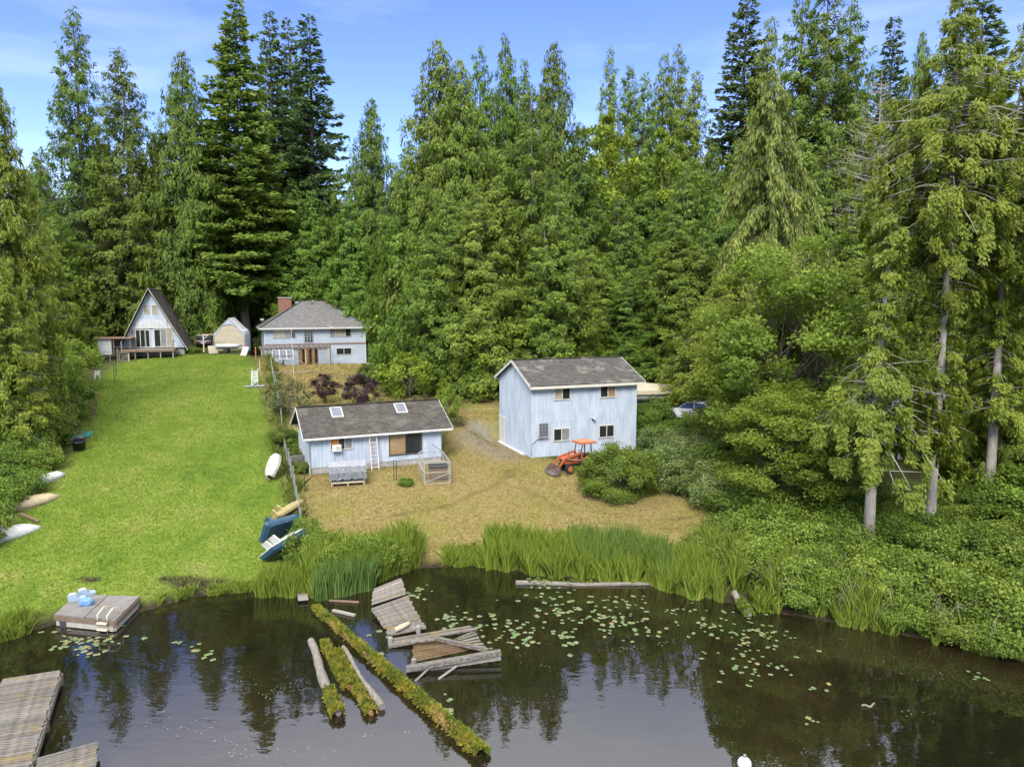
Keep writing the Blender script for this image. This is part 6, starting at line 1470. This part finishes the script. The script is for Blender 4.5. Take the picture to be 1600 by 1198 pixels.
blades('fence_weeds', np.stack([fx, yy], -1)[k_], g, .22, .75, .022, leaf_mat('fence_weed', (.07, .105, .014), (.17, .20, .04), .3, 0, 0, tip=(.25, .22, .08)), 'rank grass and weeds along the foot of the wire fence', .4)
def strip(us, t0, t1, n, seed):
    """points along the shore between two photo columns, t metres inland of the waterline"""
    g = np.random.default_rng(seed); xa = at_z(us[0], np.interp(us[0], [s[0] for s in SHORE], [s[1] for s in SHORE]), 0).x; xb = at_z(us[1], np.interp(us[1], [s[0] for s in SHORE], [s[1] for s in SHORE]), 0).x
    x = g.uniform(xa, xb, n); cl = np.sin(x * 2.1 + seed) * .5 + np.sin(x * 5.3) * .5
    t = g.uniform(t0, t1, n) + cl * .35 * (t1 - t0) * .4; return np.stack([x, np.interp(x, SX, SY) + t], -1), g
q, g = strip((760, 1130), -.15, 2.6, 17000, 1); blades('reed_bed', q, g, .7, 1.5, .028, L_REED, 'tall green reeds along the middle shore', .22)
q, g = strip((900, 1060), .3, 3.2, 3500, 2); blades('rush_clumps', q, g, 1.0, 1.7, .025, L_REEDB, 'darker blue-green rushes behind the reeds', .12)
q, g = strip((690, 800), .0, 1.6, 2500, 3); blades('shore_grass', q, g, .25, .7, .02, L_REED, 'low shore grass at the edge of the dry yard', .4)
q, g = strip((405, 545), -.5, .7, 4200, 4); blades('cattails', q, g, .6, 1.25, .026, L_REED, 'cattail reeds round the start of the mossy log', .18)
q, g = strip((560, 655), -.1, 1.8, 4500, 5); blades('reed_fringe', q, g, .6, 1.3, .025, L_REED, 'reeds right of the bushes at the fence end', .25)
q, g = strip((500, 590), -1.0, -.1, 1600, 6); blades('cattail_stand', q, g, 1.1, 1.8, .028, L_REEDB, 'cattails standing in the water before the bushes', .12)
q, g = strip((-30, 130), -.1, 1.3, 5000, 7); _c = at_z(150, 948, .5); q = q[np.hypot(q[:, 0] - _c.x, q[:, 1] - _c.y) > 2.3];  blades('sedge_fringe', q, g, .25, .75, .022, L_REED, 'sedge along the water left of the swim float', .35)
q, g = strip((130, 420), .0, .7, 4500, 8); q = q[np.hypot(q[:, 0] - _c.x, q[:, 1] - _c.y) > 2.3]; q = q[np.sin(q[:, 0] * 2.3) + np.sin(q[:, 0] * 5.1) > -.5];  blades('lawn_edge_grass', q, g, .12, .4, .02, L_REED, 'longer grass along the muddy lawn edge', .5)
q, g = strip((1130, 1620), -.25, .7, 6000, 9); q = q[np.sin(q[:, 0] * 1.9) + np.sin(q[:, 0] * 4.7 + 1) > .35]; g = np.random.default_rng(3); blades('bank_sedge', q, g, .3, .95, .026, L_REED, 'sedge tufts under the right bank bushes', .3)
q, g = strip((475, 515), 1.0, 5.0, 2000, 10); blades('fence_end_grass', q, g, .4, 1.0, .024, L_REED, 'rank grass behind the stored pedal boats', .3)

q, g = strip((1120, 1640), .2, 4.2, 9000, 12); q = q[np.sin(q[:, 0] * 1.3 + q[:, 1]) + np.sin(q[:, 0] * 3.1 - q[:, 1] * 2) > .2]; g = np.random.default_rng(8); blades('bank_grass', q, g, 1.0, 2.2, .022, L_REED, 'tall pale grass growing up through the right bank bushes', .25)
q, g = strip((470, 640), .0, 2.6, 5000, 13); blades('reed_screen', q, g, .9, 1.9, .024, L_REED, 'bright upright reeds left of the collapsed dock', .2)
# dead canes poking out of the right bank
tw = MB(); g = np.random.default_rng(44)
for i in range(170):
    u = g.uniform(1190, 1620); v0 = np.interp(u, [s[0] for s in SHORE], [s[1] for s in SHORE]) - g.uniform(5, 60); p = on(u, v0); a = g.uniform(0, 6.28); l = g.uniform(.8, 2.2)
    e = Vector((math.cos(a) * l * .8, math.sin(a) * l * .5 - .5, 0)); h = g.uniform(.6, 1.9)
    tw.tube([p + Vector((0, 0, .2)), p + e * .5 + Vector((0, 0, h)), p + e + Vector((0, 0, h * .75))], [.016, .011, .005], 3, cap=False)
tag(tw.build('dead_canes', LOGW), 'tangle of bare grey canes in the right bank brush', 'canes', kind='stuff')

# ------------------------------------------------------------------ labels of look-alikes: say which one, counted from the left
same = {}
for o in scene.objects:
    if o.parent is None and o.get('label') and o.get('group') and o.get('category') != 'lily pad':
        same.setdefault((o['group'], o['label']), []).append(o)
for (gname, lab), os_ in same.items():
    if 1 < len(os_) <= len(ORD) and len(lab.split()) <= 12:
        for k, o in enumerate(sorted(os_, key=lambda q: q.location.x / q.location.y)):
            o['label'] = lab + ', ' + ORD[k] + ' from the left'
